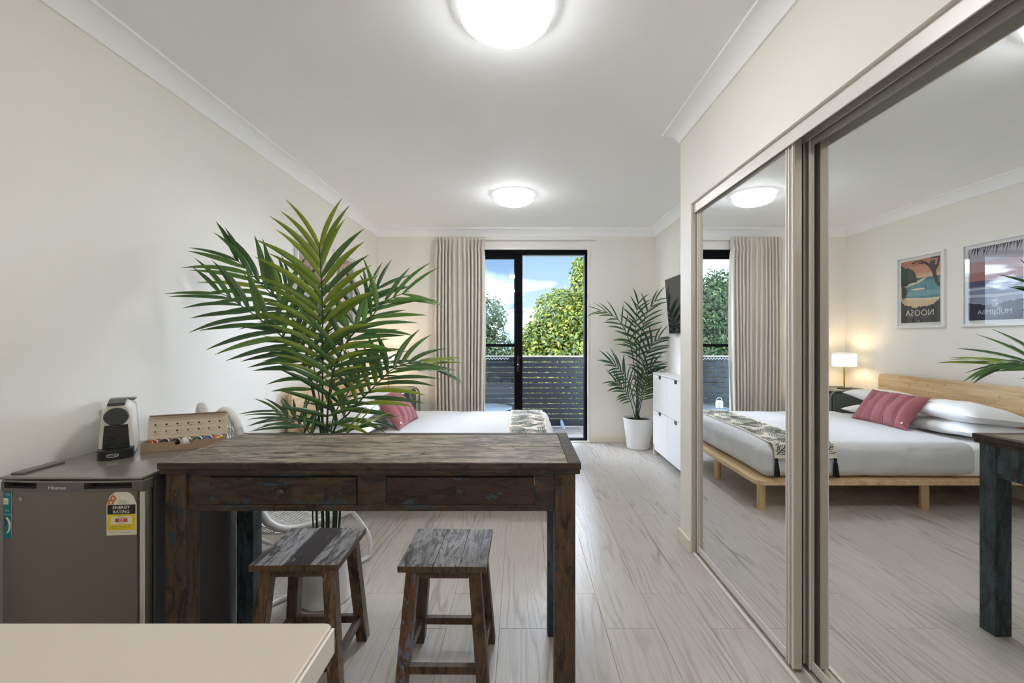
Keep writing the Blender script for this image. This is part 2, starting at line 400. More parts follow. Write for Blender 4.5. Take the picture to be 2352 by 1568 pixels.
def tinted(name, stops, rough=0.5, trans=0.25):
    m = mat(name, stops[1], rough, spec=0.35); g = N(m)
    at = g.n('ShaderNodeAttribute', attribute_name='tint').outputs['Fac']
    col = g.ramp(at, [(0.0, stops[0]), (0.5, stops[1]), (1.0, stops[2])]); g.base(col)
    tr = g.n('ShaderNodeBsdfTranslucent', {'Color': col}); mxs = g.n('ShaderNodeMixShader', {0: trans, 1: g.b.outputs[0], 2: tr.outputs[0]})
    g.t.links.new(mxs.outputs[0], g.t.nodes['Material Output'].inputs[0]); return m
M['tree_y'] = tinted('sunlit yellow green foliage', ((0.009, 0.024, 0.0022), (0.050, 0.078, 0.0035), (0.125, 0.125, 0.006)))
M['tree_g'] = tinted('green foliage', ((0.005, 0.016, 0.003), (0.017, 0.040, 0.006), (0.042, 0.068, 0.010)))
M['bark'] = painted('grey bark', (0.12, 0.095, 0.07), 0.9, 0.4, 0.5, 40)
M['lawn'] = painted('mown lawn', (0.05, 0.09, 0.02), 0.9, 0.4, 0.4, 30)
M['tile'] = painted('pale balcony tile', (0.20, 0.19, 0.18), 0.5, 0.1, 0.05, 20)
M['build'] = mat('pale blue render', (0.20, 0.25, 0.30), 0.6)
M['build_w'] = mat('blue tinted window', (0.08, 0.15, 0.22), 0.15)
def glass(name, refl, tint=(0.97, 0.98, 0.985), blend=0.8):
    m = bpy.data.materials.new(name); m.use_nodes = True; t = m.node_tree; t.nodes.clear()
    o = t.nodes.new('ShaderNodeOutputMaterial'); a = t.nodes.new('ShaderNodeBsdfTransparent'); a.inputs[0].default_value = (*tint, 1)
    gl = t.nodes.new('ShaderNodeBsdfGlossy'); gl.inputs['Roughness'].default_value = 0.0
    lw = t.nodes.new('ShaderNodeLayerWeight'); lw.inputs[0].default_value = 0.5
    pw = t.nodes.new('ShaderNodeMath'); pw.operation = 'POWER'; t.links.new(lw.outputs['Facing'], pw.inputs[0]); pw.inputs[1].default_value = 4.0
    ma = t.nodes.new('ShaderNodeMath'); ma.operation = 'MULTIPLY_ADD'; t.links.new(pw.outputs[0], ma.inputs[0]); ma.inputs[1].default_value = blend; ma.inputs[2].default_value = refl; ma.use_clamp = True
    mi = t.nodes.new('ShaderNodeMixShader'); t.links.new(ma.outputs[0], mi.inputs[0]); t.links.new(a.outputs[0], mi.inputs[1]); t.links.new(gl.outputs[0], mi.inputs[2])
    t.links.new(mi.outputs[0], o.inputs[0]); return m
M['glass'] = glass('door glass', 0.03, (0.93, 0.955, 0.97))
M['acrylic'] = glass('picture glazing', 0.07, (1, 1, 1), 0.9)
def flat(name, c, r=0.7): M[name] = mat(name, c, r); return M[name]

# ------------------------------------------------------------------ room shell
XL, XR, XW, YB, YR, ZC = -1.765, 1.66, 1.02, 5.48, -2.2, 2.615
fl = ob('floor', box(XL-0.12, 1.9, YR-0.1, YB+0.14, -0.15, -0.006), M['joint']); struct(fl)
def plank_bm(w, l):
    return box(-w/2, w/2, -l/2, l/2, -0.008, 0.0)
PW, PLN = 0.235, 1.265
full = None
for k in range(-11, 5):
    x0, x1 = 0.612+PW*k, 0.612+PW*(k+1)
    x0c, x1c = max(x0, XL), min(x1, XR)
    if x1c-x0c < 0.01: continue
    st = (2.247 if k % 2 == 0 else 1.975)
    for j in range(-5, 4):
        y0, y1 = st+PLN*j, st+PLN*(j+1)
        y0c, y1c = max(y0, YR), min(y1, YB)
        if y1c-y0c < 0.01: continue
        w, l = x1c-x0c-0.0012, y1c-y0c-0.0012
        whole = abs(w-(PW-0.0012)) < 1e-4 and abs(l-(PLN-0.0012)) < 1e-4
        if whole and full:
            o = full.copy(); C.objects.link(o)
        else:
            o = ob('plank', plank_bm(w, l), M['floor'], fl, bev=0.0006, seg=1)
            if whole: full = o
        o.location = ((x0c+x1c)/2, (y0c+y1c)/2, 0)

struct(ob('ceiling', box(XL-0.12, 1.9, YR-0.12, YB+0.14, ZC, ZC+0.12), M['ceil']))
struct(ob('wall_left', box(XL-0.12, XL, YR-0.12, YB+0.14, 0, ZC), M['wall']))
DX0, DX1, DZ = -0.92, 0.826, 2.366
bm = box(XL, DX0, YB, YB+0.14, 0, ZC); box(DX1, XR+0.12, YB, YB+0.14, 0, ZC, bm); box(DX0, DX1, YB, YB+0.14, DZ, ZC, bm)
struct(ob('wall_back', bm, M['wall']))
struct(ob('wall_right', box(XR, XR+0.12, 2.60, YB, 0, ZC), M['wall']))
OY0, OY1, OZ = 0.74, 2.665, 2.086      # wardrobe opening
bm = box(XW, XW+0.12, OY0, OY1, OZ, ZC); box(XW, XR, OY1, 2.838, 0, ZC, bm); box(XW, XW+0.12, YR, OY0, 0, ZC, bm)
struct(ob('wall_wardrobe', bm, M['wall']))
struct(ob('wall_closet', box(1.72, 1.84, YR, 2.60, 0, ZC), M['wall']))
struct(ob('wall_rear', box(XL, 1.72, YR-0.12, YR, 0, ZC), M['wall']))
# cove cornice, mitred round the room
path = [V((XL, YR)), V((XL, YB)), V((XR, YB)), V((XR, 2.838)), V((XW, 2.838)), V((XW, YR))]
prof = [(0.0, ZC-0.092), (0.010, ZC-0.092), (0.013, ZC-0.080), (0.020, ZC-0.062), (0.033, ZC-0.042), (0.052, ZC-0.024), (0.074, ZC-0.014), (0.090, ZC-0.011), (0.092, ZC), (0.0, ZC)]
def inward(i):
    d = (path[(i+1) % 6]-path[i]).normalized(); return V((d.y, -d.x))
for i in range(6):
    n0, n1, n2 = inward((i-1) % 6), inward(i), inward((i+1) % 6)
    def mit(a, b): s = a+b; return s/(1+a.dot(b))
    m0, m1 = mit(n0, n1), mit(n1, n2); bm = bmesh.new(); R = []
    for p, m in ((path[i], m0), (path[(i+1) % 6], m1)):
        R.append([bm.verts.new((p.x+m.x*d, p.y+m.y*d, z)) for d, z in prof])
    for k in range(len(prof)): bm.faces.new((R[0][k], R[0][(k+1) % len(prof)], R[1][(k+1) % len(prof)], R[1][k]))
    bm.faces.new(R[0]); bm.faces.new(R[1][::-1])
    struct(ob('trim_%d' % (i+1), bm, M['ceil'], smooth=25))
def skirt(name, x0, x1, y0, y1): struct(bx(name, x0, x1, y0, y1, 0, 0.075, M['skirt'], bev=0.004))
skirt('baseboard_left', XL, XL+0.014, YR, YB)
skirt('baseboard_back', DX1+0.03, XR, YB-0.014, YB); skirt('baseboard_back_far', XL+0.014, DX0, YB-0.014, YB)
skirt('baseboard_right', XR-0.014, XR, 2.852, YB-0.014)
skirt('baseboard_nib', XW-0.014, XW, OY1+0.004, 2.852); skirt('baseboard_nib_end', XW, XR-0.014, 2.838, 2.852)
# white bead round the balcony door
bm = box(DX0, DX1+0.026, YB-0.012, YB, DZ, DZ+0.022); box(DX1, DX1+0.026, YB-0.012, YB, 0, DZ, bm)
struct(ob('trim_7', bm, M['trim']))
struct(bx('trim_8', DX0, DX1+0.026, YB-0.03, YB+0.0, 0, 0.018, M['trim'], bev=0.003))

# ------------------------------------------------------------------ balcony sliding door
d1 = bpy.data.objects.new('door_1', None); C.objects.link(d1); d1.location = (-0.05, 5.55, 0); OFF['door_1'] = V(d1.location); struct(d1, 'black framed sliding glass balcony door')
K = M['blackfr']
bx('door_jamb', DX0, DX0+0.03, 5.50, 5.61, 0, DZ, K, d1); bx('door_jamb', DX1-0.032, DX1, 5.50, 5.61, 0, DZ, K, d1)
bx('door_head', DX0+0.03, DX1-0.032, 5.50, 5.61, DZ-0.05, DZ, K, d1); bx('door_sill', DX0+0.03, DX1-0.032, 5.50, 5.61, 0.0, 0.028, K, d1)
def panel(x0, x1, y, sl, sr, nm):
    z0, z1 = 0.03, DZ-0.051
    p = ob(nm, box(x0+sl, x1-sr, y-0.016, y+0.016, z1-0.05, z1), K, d1, bev=0.003)
    bx('door_stile', x0, x0+sl, y-0.018, y+0.018, z0, z1, K, p); bx('door_stile', x1-sr, x1, y-0.018, y+0.018, z0, z1, K, p)
    bx('bottom_rail', x0+sl, x1-sr, y-0.016, y+0.016, z0, z0+0.09, K, p); bx('mid_rail', x0+sl, x1-sr, y-0.012, y+0.012, 1.170, 1.206, K, p)
    bx('door_pane', x0+sl, x1-sr, y-0.003, y+0.003, z0+0.09, z1-0.05, M['glass'], p, bev=0)
    return p
panel(DX0+0.031, -0.016, 5.585, 0.06, 0.062, 'fixed_panel')
sp = panel(DX0+0.045, 0.028, 5.535, 0.06, 0.095, 'sliding_panel')
bm = prism([(a, 5.516, b) for a, b in rrect(-0.045, -0.012, 0.86, 1.06, 0.012)], (0, -0.010, 0)); ob('lock_plate', bm, M['black'], sp, bev=0.002)
bm = prism([(a, 5.506, b) for a, b in rrect(-0.038, -0.020, 0.885, 1.035, 0.008)], (0, -0.030, 0)); ob('pull_handle', bm, M['black'], sp, bev=0.003)
ob('lock_cylinder', mapped(lathe([(0.008, 0), (0.008, 0.004), (0.0, 0.005)], 12), lambda x, y, z: V((-0.03+x, 5.476-z, 0.955+y))), M['chrome'], sp)

# ------------------------------------------------------------------ balcony and outdoors
bal = struct(ob('balcony_slab', box(-3.6, 2.6, 5.62, 6.72, -0.25, -0.042), M['joint']))
for i in range(11):
    for j in range(2):
        x0 = -3.55+0.55*i; y0 = 5.625+0.545*j
        bx('tile', x0, x0+0.546, y0, y0+0.541, -0.045, -0.034, M['tile'], bal, bev=0.001)
struct(ob('ceiling_balcony', box(-3.6, 2.6, 5.62, 6.74, 2.50, 2.80), mat('grey soffit paint', (0.16, 0.17, 0.19), 0.7)))
ba = th('balustrade', 'slate grey balcony balustrade of horizontal slats outside the glass door', 'balustrade', (-0.5, 6.60, -0.034))
slat = None
for i in range(12):
    z = 0.930-0.0766*i
    if slat is None:
        slat = bx('slat', -3.5, 2.5, 6.588, 6.612, z, z+0.064, M['slate'], ba, bev=0.003); z0s = z
    else:
        o = slat.copy(); C.objects.link(o); o.location.z += z-z0s
bx('top_rail', -3.5, 2.5, 6.57, 6.63, 0.998, 1.014, M['alu'], ba, bev=0.004)
bx('kick_board', -3.5, 2.5, 6.585, 6.615, -0.024, 0.080, M['slate'], ba)
for x in (-2.4, -1.3, 0.95, 2.2): bx('post', x, x+0.05, 6.613, 6.66, -0.034, 0.998, M['slate'], ba)
bt = th('balcony_side_table', 'round grey low table on the balcony beyond the left glass pane', 'table', (-0.43, 6.16, -0.034))
ob('table_top', lathe([(0.0, 0.300), (0.300, 0.300), (0.318, 0.306), (0.32, 0.318), (0.306, 0.322), (0.300, 0.316), (0.0, 0.316)], 48, (-0.43, 6.16, 0)), mat('grey metal mesh', (0.13, 0.15, 0.17), 0.5), bt, smooth=30)
for k in range(3):
    a = 0.5+k*2*PI/3
    ob('leg', tube([(-0.43+0.18*math.cos(a), 6.16+0.18*math.sin(a), 0.302), (-0.43+0.26*math.cos(a), 6.16+0.26*math.sin(a), -0.034)], 0.011), M['slate'], bt, smooth=40)
ln = th('lantern', 'small white lantern standing on the round balcony table', 'lantern', (-0.62, 6.12, 0.318))
ob('body', lathe([(0.045, 0), (0.05, 0.01), (0.05, 0.085), (0.04, 0.10), (0.0, 0.105)], 8, (-0.62, 6.12, 0.318)), M['white'], ln)
ob('handle', tube([(-0.66, 6.12, 0.415), (-0.65, 6.12, 0.45), (-0.62, 6.12, 0.462), (-0.59, 6.12, 0.45), (-0.58, 6.12, 0.415)], 0.004, 6), M['white'], ln, smooth=50)
zz = [(-1.6+0.022*i, 6.568, 0.972+(0.012 if i % 2 else -0.010)) for i in range(66)]
tag(ob('rope', tube(zz, 0.0045, 5), M['white'], smooth=50), 'white twisted cord strung under the balustrade top rail', 'rope')
br = hexa([(0.60, 6.45, -0.034), (0.66, 6.45, -0.034), (0.64, 6.58, -0.034), (0.60, 6.58, -0.034), (0.585, 6.50, 0.075), (0.615, 6.50, 0.075), (0.615, 6.58, 0.075), (0.585, 6.58, 0.075)])
tag(ob('wedge_block', br, mat('pale blue plastic', (0.16, 0.21, 0.30), 0.4), bev=0.004), 'pale blue wedge against the kick board of the balustrade', 'wedge')

struct(ob('ground', box(-60, 60, 6.8, 90, -3.2, -3.0), M['lawn']))
def leafcloud(blobs, n, size, seed):
    rnd = random.Random(seed); vs, fs, tint = [], [], []
    tot = sum(b[3]**2 for b in blobs)
    for (cx, cy, cz, r) in blobs:
        for _ in range(int(n*r*r/tot)):
            d = V((rnd.gauss(0, 1), rnd.gauss(0, 1), rnd.gauss(0, 1))).normalized()
            lump = 1+0.22*noise.noise(d*2.3+V((cx, cy, cz)))+0.10*noise.noise(d*6.0+V((cz, cx, cy)))
            p = V((cx, cy, cz))+d*r*lump*((1-0.30*rnd.random()**2) if rnd.random() < 0.8 else rnd.uniform(0.5, 0.8))
            a = V((rnd.gauss(0, 1), rnd.gauss(0, 1), rnd.gauss(0, 0.6))); nrm = (d+V((0, 0, 0.5))+a*0.6).normalized()
            t = nrm.orthogonal().normalized(); t = Matrix.Rotation(rnd.random()*6.28, 3, nrm) @ t; s = nrm.cross(t)
            L = size*(0.6+0.8*rnd.random()); w = L*0.26
            b = len(vs)
            vs += [p, p+t*L*0.5+s*w+nrm*0.1*L, p+t*L-nrm*0.08*L, p+t*L*0.5-s*w+nrm*0.1*L]
            fs += [(b, b+1, b+2), (b, b+2, b+3)]
            q = min(1, max(0, 0.5+0.30*rnd.gauss(0, 1))); tint += [q]*4
    me = bpy.data.meshes.new('foliage'); me.from_pydata(vs, [], fs); at = me.attributes.new('tint', 'FLOAT', 'POINT'); at.data.foreach_set('value', tint)
    return me
def tree(name, label, base, blobs, n, size, mt, seed, core=0.8):
    t = th(name, label, 'tree', base, 'trees beyond the balcony'); bp = V(base)
    me = leafcloud([(b[0]-bp.x, b[1]-bp.y, b[2]-bp.z, b[3]) for b in blobs], n, size, seed); me.materials.append(mt)
    o = bpy.data.objects.new('foliage', me); C.objects.link(o); o.parent = t; o['kind'] = 'stuff'
    top = max(blobs, key=lambda b: b[3])
    ob('trunk', tube([bp, (bp.x+0.1, bp.y, bp.z+1.6), (top[0], top[1], top[2])], [0.16, 0.12, 0.05], 8), M['bark'], t, smooth=50)
    for b in blobs[:4]: ob('branch', tube([(bp.x+0.1, bp.y, bp.z+1.6), ((bp.x+b[0])/2, (bp.y+b[1])/2+0.1, (bp.z+1.6+b[2])/2+0.1), b[:3]], [0.08, 0.05, 0.02], 6), M['bark'], t, smooth=50)
tree('broadleaf_tree', 'sunlit yellow green broadleaf tree right of the door stile', (1.6, 11.2, -3.0),
     [(1.55, 11.0, 0.9, 1.25), (2.3, 11.2, 2.0, 1.15), (0.55, 10.9, 0.6, 0.85), (1.05, 10.9, 1.75, 0.72), (2.0, 11.3, 3.0, 0.62), (1.5, 10.9, -0.6, 1.2), (0.3, 10.9, -0.5, 0.8), (3.2, 11.4, 1.0, 1.2), (1.62, 11.2, 2.7, 0.35), (0.42, 10.9, 1.15, 0.5)], 60000, 0.10, M['tree_y'], 3)
tree('broadleaf_tree', 'darker green leafy tree seen through the left glass pane', (-2.0, 11.6, -3.0),
     [(-1.9, 11.5, 0.9, 1.25), (-1.0, 11.3, 1.75, 0.62), (-1.0, 11.3, 0.2, 0.9), (-2.6, 11.6, 1.9, 0.95), (-0.72, 11.2, 0.85, 0.62), (-0.35, 11.2, 0.25, 0.62), (-0.35, 11.2, -0.5, 0.65), (-1.7, 11.3, -0.7, 1.1), (-0.5, 11.3, -0.8, 0.9), (-3.4, 11.6, 0.9, 1.2), (-3.2, 11.6, 2.3, 0.8)], 46000, 0.10, M['tree_g'], 5)
tree('broadleaf_tree', 'tall leafy tree showing in the mirror left of the curtain', (-4.6, 12.5, -3.0),
     [(-4.6, 12.5, 1.2, 1.4), (-3.7, 12.4, 2.2, 0.9), (-5.2, 12.6, 2.4, 1.0), (-4.5, 12.4, -0.5, 1.4)], 14000, 0.12, M['tree_g'], 6)
hm = leafcloud([(x*0.7-3.5, 9.3+0.1*math.sin(x), -0.75, 0.62) for x in range(11)]+[(x*0.7-3.5, 9.3, -1.7, 0.75) for x in range(11)], 22000, 0.09, 9); hm.materials.append(M['tree_y'])
hg = bpy.data.objects.new('hedge', hm); C.objects.link(hg); hg['kind'] = 'stuff'; hg['label'] = 'bright green hedge seen through the balustrade gaps'; hg['category'] = 'hedge'
bd = th('apartment_building', 'pale blue distant building between the tree crowns', 'building', (-0.9, 40, -3))
bx('wall', -1.7, -0.6, 40, 46, -3, 3.6, M['build'], bd, bev=0); bx('roof', -1.75, -0.55, 39.8, 46, 3.6, 3.75, mat('grey roof edge', (0.25, 0.28, 0.32), 0.6), bd, bev=0)
for i in range(3):
    for j in range(3): bx('window', -1.62+0.34*i, -1.36+0.34*i, 39.94, 40.02, 0.2+1.1*j, 1.0+1.1*j, M['build_w'], bd, bev=0)
b2 = th('apartment_building', 'low far building with flat dark roof edge behind the right tree', 'building', (1.2, 46, -3))
bx('wall', 0.35, 3.0, 46, 52, -3, 4.0, mat('pale render', (0.25, 0.25, 0.26), 0.7), b2, bev=0); bx('roof', 0.2, 3.1, 45.8, 52, 4.0, 4.2, mat('dark roof edge', (0.16, 0.16, 0.18), 0.6), b2, bev=0)
for i in range(3): bx('window', 0.5+0.8*i, 1.0+0.8*i, 45.94, 46.02, 2.6, 3.6, M['build_w'], b2, bev=0)

# ------------------------------------------------------------------ wardrobe: track and sliding mirror doors
tk = th('wardrobe_track', 'pale aluminium head and floor track of the mirrored wardrobe', 'track', (1.09, 1.70, 0))
bx('fascia', 1.036, 1.042, OY0, OY1, OZ-0.056, OZ, M['alu_w'], tk, bev=0.001)
bx('top_plate', 1.042, 1.150, OY0, OY1, OZ-0.006, OZ, M['alu_d'], tk, bev=0)
bx('divider', 1.088, 1.093, OY0, OY1, OZ-0.050, OZ-0.006, M['alu_d'], tk, bev=0); bx('rear_lip', 1.145, 1.150, OY0, OY1, OZ-0.06, OZ-0.006, M['alu_d'], tk, bev=0)
bx('jamb_channel', 1.024, 1.150, OY1-0.010, OY1-0.001, 0, OZ-0.006, M['alu'], tk, bev=0.001)
bx('floor_plate', 1.030, 1.155, OY0, OY1-0.010, 0.0, 0.004, M['alu'], tk, bev=0.001)
bx('floor_lip', 1.026, 1.042, OY0, OY1-0.010, 0.0, 0.011, M['alu_w'], tk, bev=0.003); bx('floor_guide', 1.087, 1.094, OY0, OY1-0.010, 0.004, 0.016, M['alu_w'], tk, bev=0.001)
bx('floor_guide', 1.146, 1.152, OY0, OY1-0.010, 0.004, 0.012, M['alu_w'], tk, bev=0.001)
def mirror_door(y0, y1, xm, label, nearw=0.052, farw=0.016):
    t = th('mirror_door', label, 'mirror door', (xm+0.01, (y0+y1)/2, 0.014), 'sliding mirror doors')
    z0, z1 = 0.014, OZ-0.012
    bx('mirror_panel', xm, xm+0.005, y0+nearw-0.004, y1-farw+0.004, z0+0.03, z1-0.03, M['mirror'], t, bev=0)
    bx('backing_board', xm+0.006, xm+0.012, y0+nearw-0.004, y1-farw+0.004, z0+0.03, z1-0.03, M['black'], t, bev=0)
    def stile(ya, yb, ribs):
        s = bx('stile', xm-0.004, xm+0.026, ya, yb, z0, z1, M['alu'], t, bev=0.002)
        for r in ribs: bx('rib', xm-0.009, xm-0.003, ya+r, ya+r+0.007, z0, z1, M['alu_w'], s, bev=0.001)
    stile(y0, y0+nearw, (0.002, 0.026, 0.042)); stile(y1-farw, y1, (0.001,)) if farw < 0.03 else stile(y1-farw, y1, (0.004, farw-0.012))
    bx('bottom_rail', xm-0.003, xm+0.022, y0+nearw, y1-farw, z0, z0+0.038, M['alu_w'], t, bev=0.002)
    bx('top_rail', xm-0.002, xm+0.022, y0+nearw, y1-farw, z1-0.052, z1, M['alu_d'], t, bev=0.001)
    return t
mirror_door(1.712, 2.652, 1.056, 'front sliding mirror door reflecting the curtain and foot of the bed')
mirror_door(0.75, 1.755, 1.117, 'rear sliding mirror door reflecting the pillows and framed posters', 0.05, 0.052)

# ------------------------------------------------------------------ ceiling lights
def ceil_light(x, y, label):
    t = th('ceiling_light', label, 'ceiling light', (x, y, ZC), 'round opal ceiling lights'); r = 0.178
    ob('mount_ring', lathe([(0.0, 0), (0.172, 0), (0.181, -0.010), (0.182, -0.040), (0.180, -0.046), (0.174, -0.046), (0.172, -0.036), (0.0, -0.030)], 48, (x, y, ZC)), M['ring_glow'], t, smooth=30)
    pr = [(0.0, -0.037), (0.168, -0.037)]+[(0.1735*math.cos(a), -0.044-0.056*math.sin(a)) for a in [i*PI/2/10 for i in range(0, 11)]]
    pr[-1] = (0.0, -0.100)
    ob('dome', lathe(pr, 48, (x, y, ZC), caps=False), M['opal'], t, smooth=50)
ceil_light(-0.058, 1.79, 'large near opal dome light cut by the top of the picture')
ceil_light(-0.061, 4.15, 'smaller far opal dome light near the balcony door')
ceil_light(-0.06, -1.15, 'unseen opal dome light added over the kitchen as fill')  # unseen lamp behind the camera, added for fill light

# ------------------------------------------------------------------ console table
TX0, TX1, TY0, TY1, TZ = -1.238, 0.208, 1.523, 2.0, 0.862
ct = th('console_table', 'dark reclaimed wood console table with two drawers and worn plank top', 'table', (-0.515, 1.76, 0))
for y0, y1, m in ((TY0, 1.752, 'tab_top'), (1.752, 1.958, 'tab_top'), (1.958, TY1, 'tab_edge')):
    bx('plank', TX0+0.040, TX1-0.045, y0+0.0018, y1-0.0018, TZ-0.024, TZ-random.random()*0.0008, M[m], ct, bev=0.0022)
bx('end_board', TX0, TX0+0.039, TY0, TY1, TZ-0.024, TZ-0.0004, M['tab_top'], ct, bev=0.0025); bx('end_board', TX1-0.044, TX1, TY0, TY1, TZ-0.024, TZ-0.0002, M['tab_edge'], ct, bev=0.0025)
bx('edge_strip', TX0+0.0005, TX1-0.0005, TY0-0.006, TY0+0.0005, TZ-0.0235, TZ-0.001, M['tab_edge'], ct, bev=0.002)
bx('moulding', TX0+0.004, TX1-0.004, TY0-0.002, TY1-0.004, TZ-0.040, TZ-0.0245, M['tab_edge'], ct, bev=0.003)
for (x, y, m) in ((-1.222, 1.533, 'tab_z'), (0.118, 1.533, 'tab_z'), (-1.222, 1.918, 'tab_blue'), (0.118, 1.918, 'tab_blue')):
    bx('leg', x, x+0.072, y, y+0.068, 0.0, TZ-0.0405, M[m], ct, bev=0.004)
bm = box(-1.150, 0.118, 1.541, 1.561, 0.688, 0.8215)
bx('front_rail_lower', -1.150, 0.118, 1.541, 1.563, 0.688, 0.7105, M['tab_x'], ct); bx('front_rail_upper', -1.150, 0.118, 1.541, 1.563, 0.8085, 0.8213, M['tab_x'], ct)
bm.free()
for x0, x1 in ((-1.150, -1.073), (-0.563, -0.464), (0.050, 0.118)): bx('front_panel', x0, x1, 1.5415, 1.563, 0.7105, 0.8085, M['tab_x'], ct, bev=0.001)
for x0, x1, m in ((-1.0705, -0.5655, 'tab_x'), (-0.4615, 0.0475, 'drawer_red')):
    dr = bx('drawer', x0, x1, 1.5365, 1.556, 0.7130, 0.8060, M[m], ct, bev=0.002)
    ob('knob', mapped(lathe([(0.007, 0), (0.007, 0.008), (0.013, 0.013), (0.014, 0.019), (0.009, 0.024), (0.0, 0.025)], 16), lambda a, b, c: V(((x0+x1)/2+a, 1.5365-c, 0.760+b))), M['knob'], dr, smooth=50)
bx('drawer_box', -1.072, 0.049, 1.566, 1.90, 0.700, 0.8, M['knob'], ct, bev=0)
bx('side_rail', -1.216, -1.196, 1.601, 1.918, 0.700, 0.8213, M['tab_x'], ct); bx('side_rail', 0.165, 0.186, 1.601, 1.918, 0.688, 0.8213, M['tab_blue'], ct)
bx('back_rail', -1.150, 0.118, 1.955, 1.975, 0.700, 0.8213, M['tab_x'], ct)

# ------------------------------------------------------------------ stools
def stool(cx, cy, label, boards, legm, seatskew=0.0):
    t = th('bar_stool', label, 'stool', (0, 0, 0), 'reclaimed wood stools'); hw, hd = 0.160, 0.158
    x = -hw
    for w, m in boards:
        sb = bx('seat_board', x+0.0006, x+w*2*hw-0.0006, -hd, hd, 0.447, 0.470-random.random()*0.0015, [M[m], M['stool_z3']], t, bev=0.0013); x += w*2*hw
        for pf in sb.data.polygons: pf.material_index = 0 if pf.normal.z > 0.5 else 1
    k = 0
    for sx in (-1, 1):
        for sy in (-1, 1):
            tx, ty, fx, fy = 0.113*sx, 0.112*sy, 0.150*sx, 0.146*sy; a, b = 0.0215, 0.0235
            ob('leg', hexa([(fx-a, fy-b, 0), (fx+a, fy-b, 0), (fx+a, fy+b, 0), (fx-a, fy+b, 0), (tx-a, ty-b, 0.4465), (tx+a, ty-b, 0.4465), (tx+a, ty+b, 0.4465), (tx-a, ty+b, 0.4465)]), M[legm[k]], t, bev=0.003); k += 1
    for s in (-1, 1):
        bx('apron', -0.091, 0.091, 0.112*s-0.010+0.004*s, 0.112*s+0.010+0.004*s, 0.410, 0.4465, M['stool_z3'], t, bev=0.002)
        bx('apron', 0.113*s-0.010+0.004*s, 0.113*s+0.010+0.004*s, -0.089, 0.089, 0.410, 0.4465, M['stool_z3'], t, bev=0.002)
        bx('stretcher', -0.120, 0.120, 0.139*s-0.012, 0.139*s+0.012, 0.078, 0.106, M['stool_z3'], t, bev=0.002)
        bx('stretcher', 0.142*s-0.012, 0.142*s+0.012, -0.116, 0.116, 0.090, 0.118, M['stool_z3'], t, bev=0.002)
    t.location = (cx, cy, 0); t.rotation_euler.z = seatskew
    return t
stool(-0.820, 1.762, 'worn stool with a plum painted stripe on its seat', ((0.16, 'st_grey'), (0.22, 'st_white'), (0.30, 'st_plum'), (0.12, 'st_white'), (0.20, 'st_grey')), ('stool_z', 'stool_z3', 'stool_z', 'stool_z'), 0.02)
stool(-0.279, 1.752, 'worn stool with a grey white seat and blue chipped front leg', ((0.40, 'st_grey'), (0.29, 'st_white'), (0.31, 'st_grey')), ('stool_z2', 'stool_z3', 'stool_z3', 'stool_z3'), -0.012)

# ------------------------------------------------------------------ bar fridge
FX0, FX1, FY0, FY1, FZ = -1.716, -1.246, 1.463, 1.985, 0.830
fr = th('bar_fridge', 'graphite bar fridge with energy rating label beside the console table', 'fridge', (-1.48, 1.73, 0))
FCX, FHW = (FX0+FX1)/2, (FX1-FX0)/2
def fy(x): return FY0+0.014*min(1.0, abs((x-FCX)/FHW))**2.2
def front(z0, z1, off, name, m, par, x0=FX0, x1=FX1, back=FY0+0.05, smooth=40):
    bm = bmesh.new(); n = 24; A = []
    for i in range(n+1):
        x = x0+(x1-x0)*i/n; A.append([bm.verts.new((x, fy(x)-off, z0)), bm.verts.new((x, fy(x)-off, z1)), bm.verts.new((x, back, z1)), bm.verts.new((x, back, z0))])
    for p, q in zip(A, A[1:]):
        for k in range(4): bm.faces.new((p[k], p[(k+1) % 4], q[(k+1) % 4], q[k]))
    bm.faces.new(A[0]); bm.faces.new(A[-1][::-1])
    return ob(name, bm, m, par, smooth=smooth)
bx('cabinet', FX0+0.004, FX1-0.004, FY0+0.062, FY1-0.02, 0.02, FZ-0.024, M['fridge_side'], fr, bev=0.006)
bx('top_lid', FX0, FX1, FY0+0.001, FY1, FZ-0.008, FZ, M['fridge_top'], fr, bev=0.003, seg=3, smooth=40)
bx('lid_rim', FX0+0.003, FX1-0.003, FY0+0.02, FY1-0.004, FZ-0.0235, FZ-0.0082, M['fridge_side'], fr, bev=0.002)
bx('hinge_cover', FX0+0.008, FX0+0.05, FY0+0.03, FY0+0.17, FZ-0.001, FZ+0.006, M['fridge_trim'], fr, bev=0.003)
bx('gasket', FX0+0.01, FX1-0.01, FY0+0.050, FY0+0.062, 0.05, FZ-0.03, M['black'], fr, bev=0)
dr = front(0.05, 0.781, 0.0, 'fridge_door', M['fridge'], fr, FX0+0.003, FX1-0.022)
bx('door_edge', FX1-0.0218, FX1-0.002, FY0+0.016, FY0+0.05, 0.05, 0.781, M['chrome'], dr, bev=0.006, seg=3, smooth=40)
ht = front(0.7815, 0.7925, 0.004, 'handle_trim', M['fridge_trim'], fr, FX0+0.001, FX1-0.001)
for xa, xb in ((FX0+0.001, FX0+0.012), (FX0+0.130, FX0+0.287), (FX1-0.034, FX1-0.001)): front(0.7927, 0.8115, 0.004, 'handle_trim', M['fridge_trim'], fr, xa, xb)
for xa, xb in ((FX0+0.012, FX0+0.130), (FX0+0.287, FX1-0.034)): front(0.7927, 0.8115, -0.026, 'grip_recess', M['black'], fr, xa, xb, smooth=0)
front(0.8117, 0.8178, 0.002, 'grip_lip', M['fridge_top'], fr, FX0+0.001, FX1-0.001)
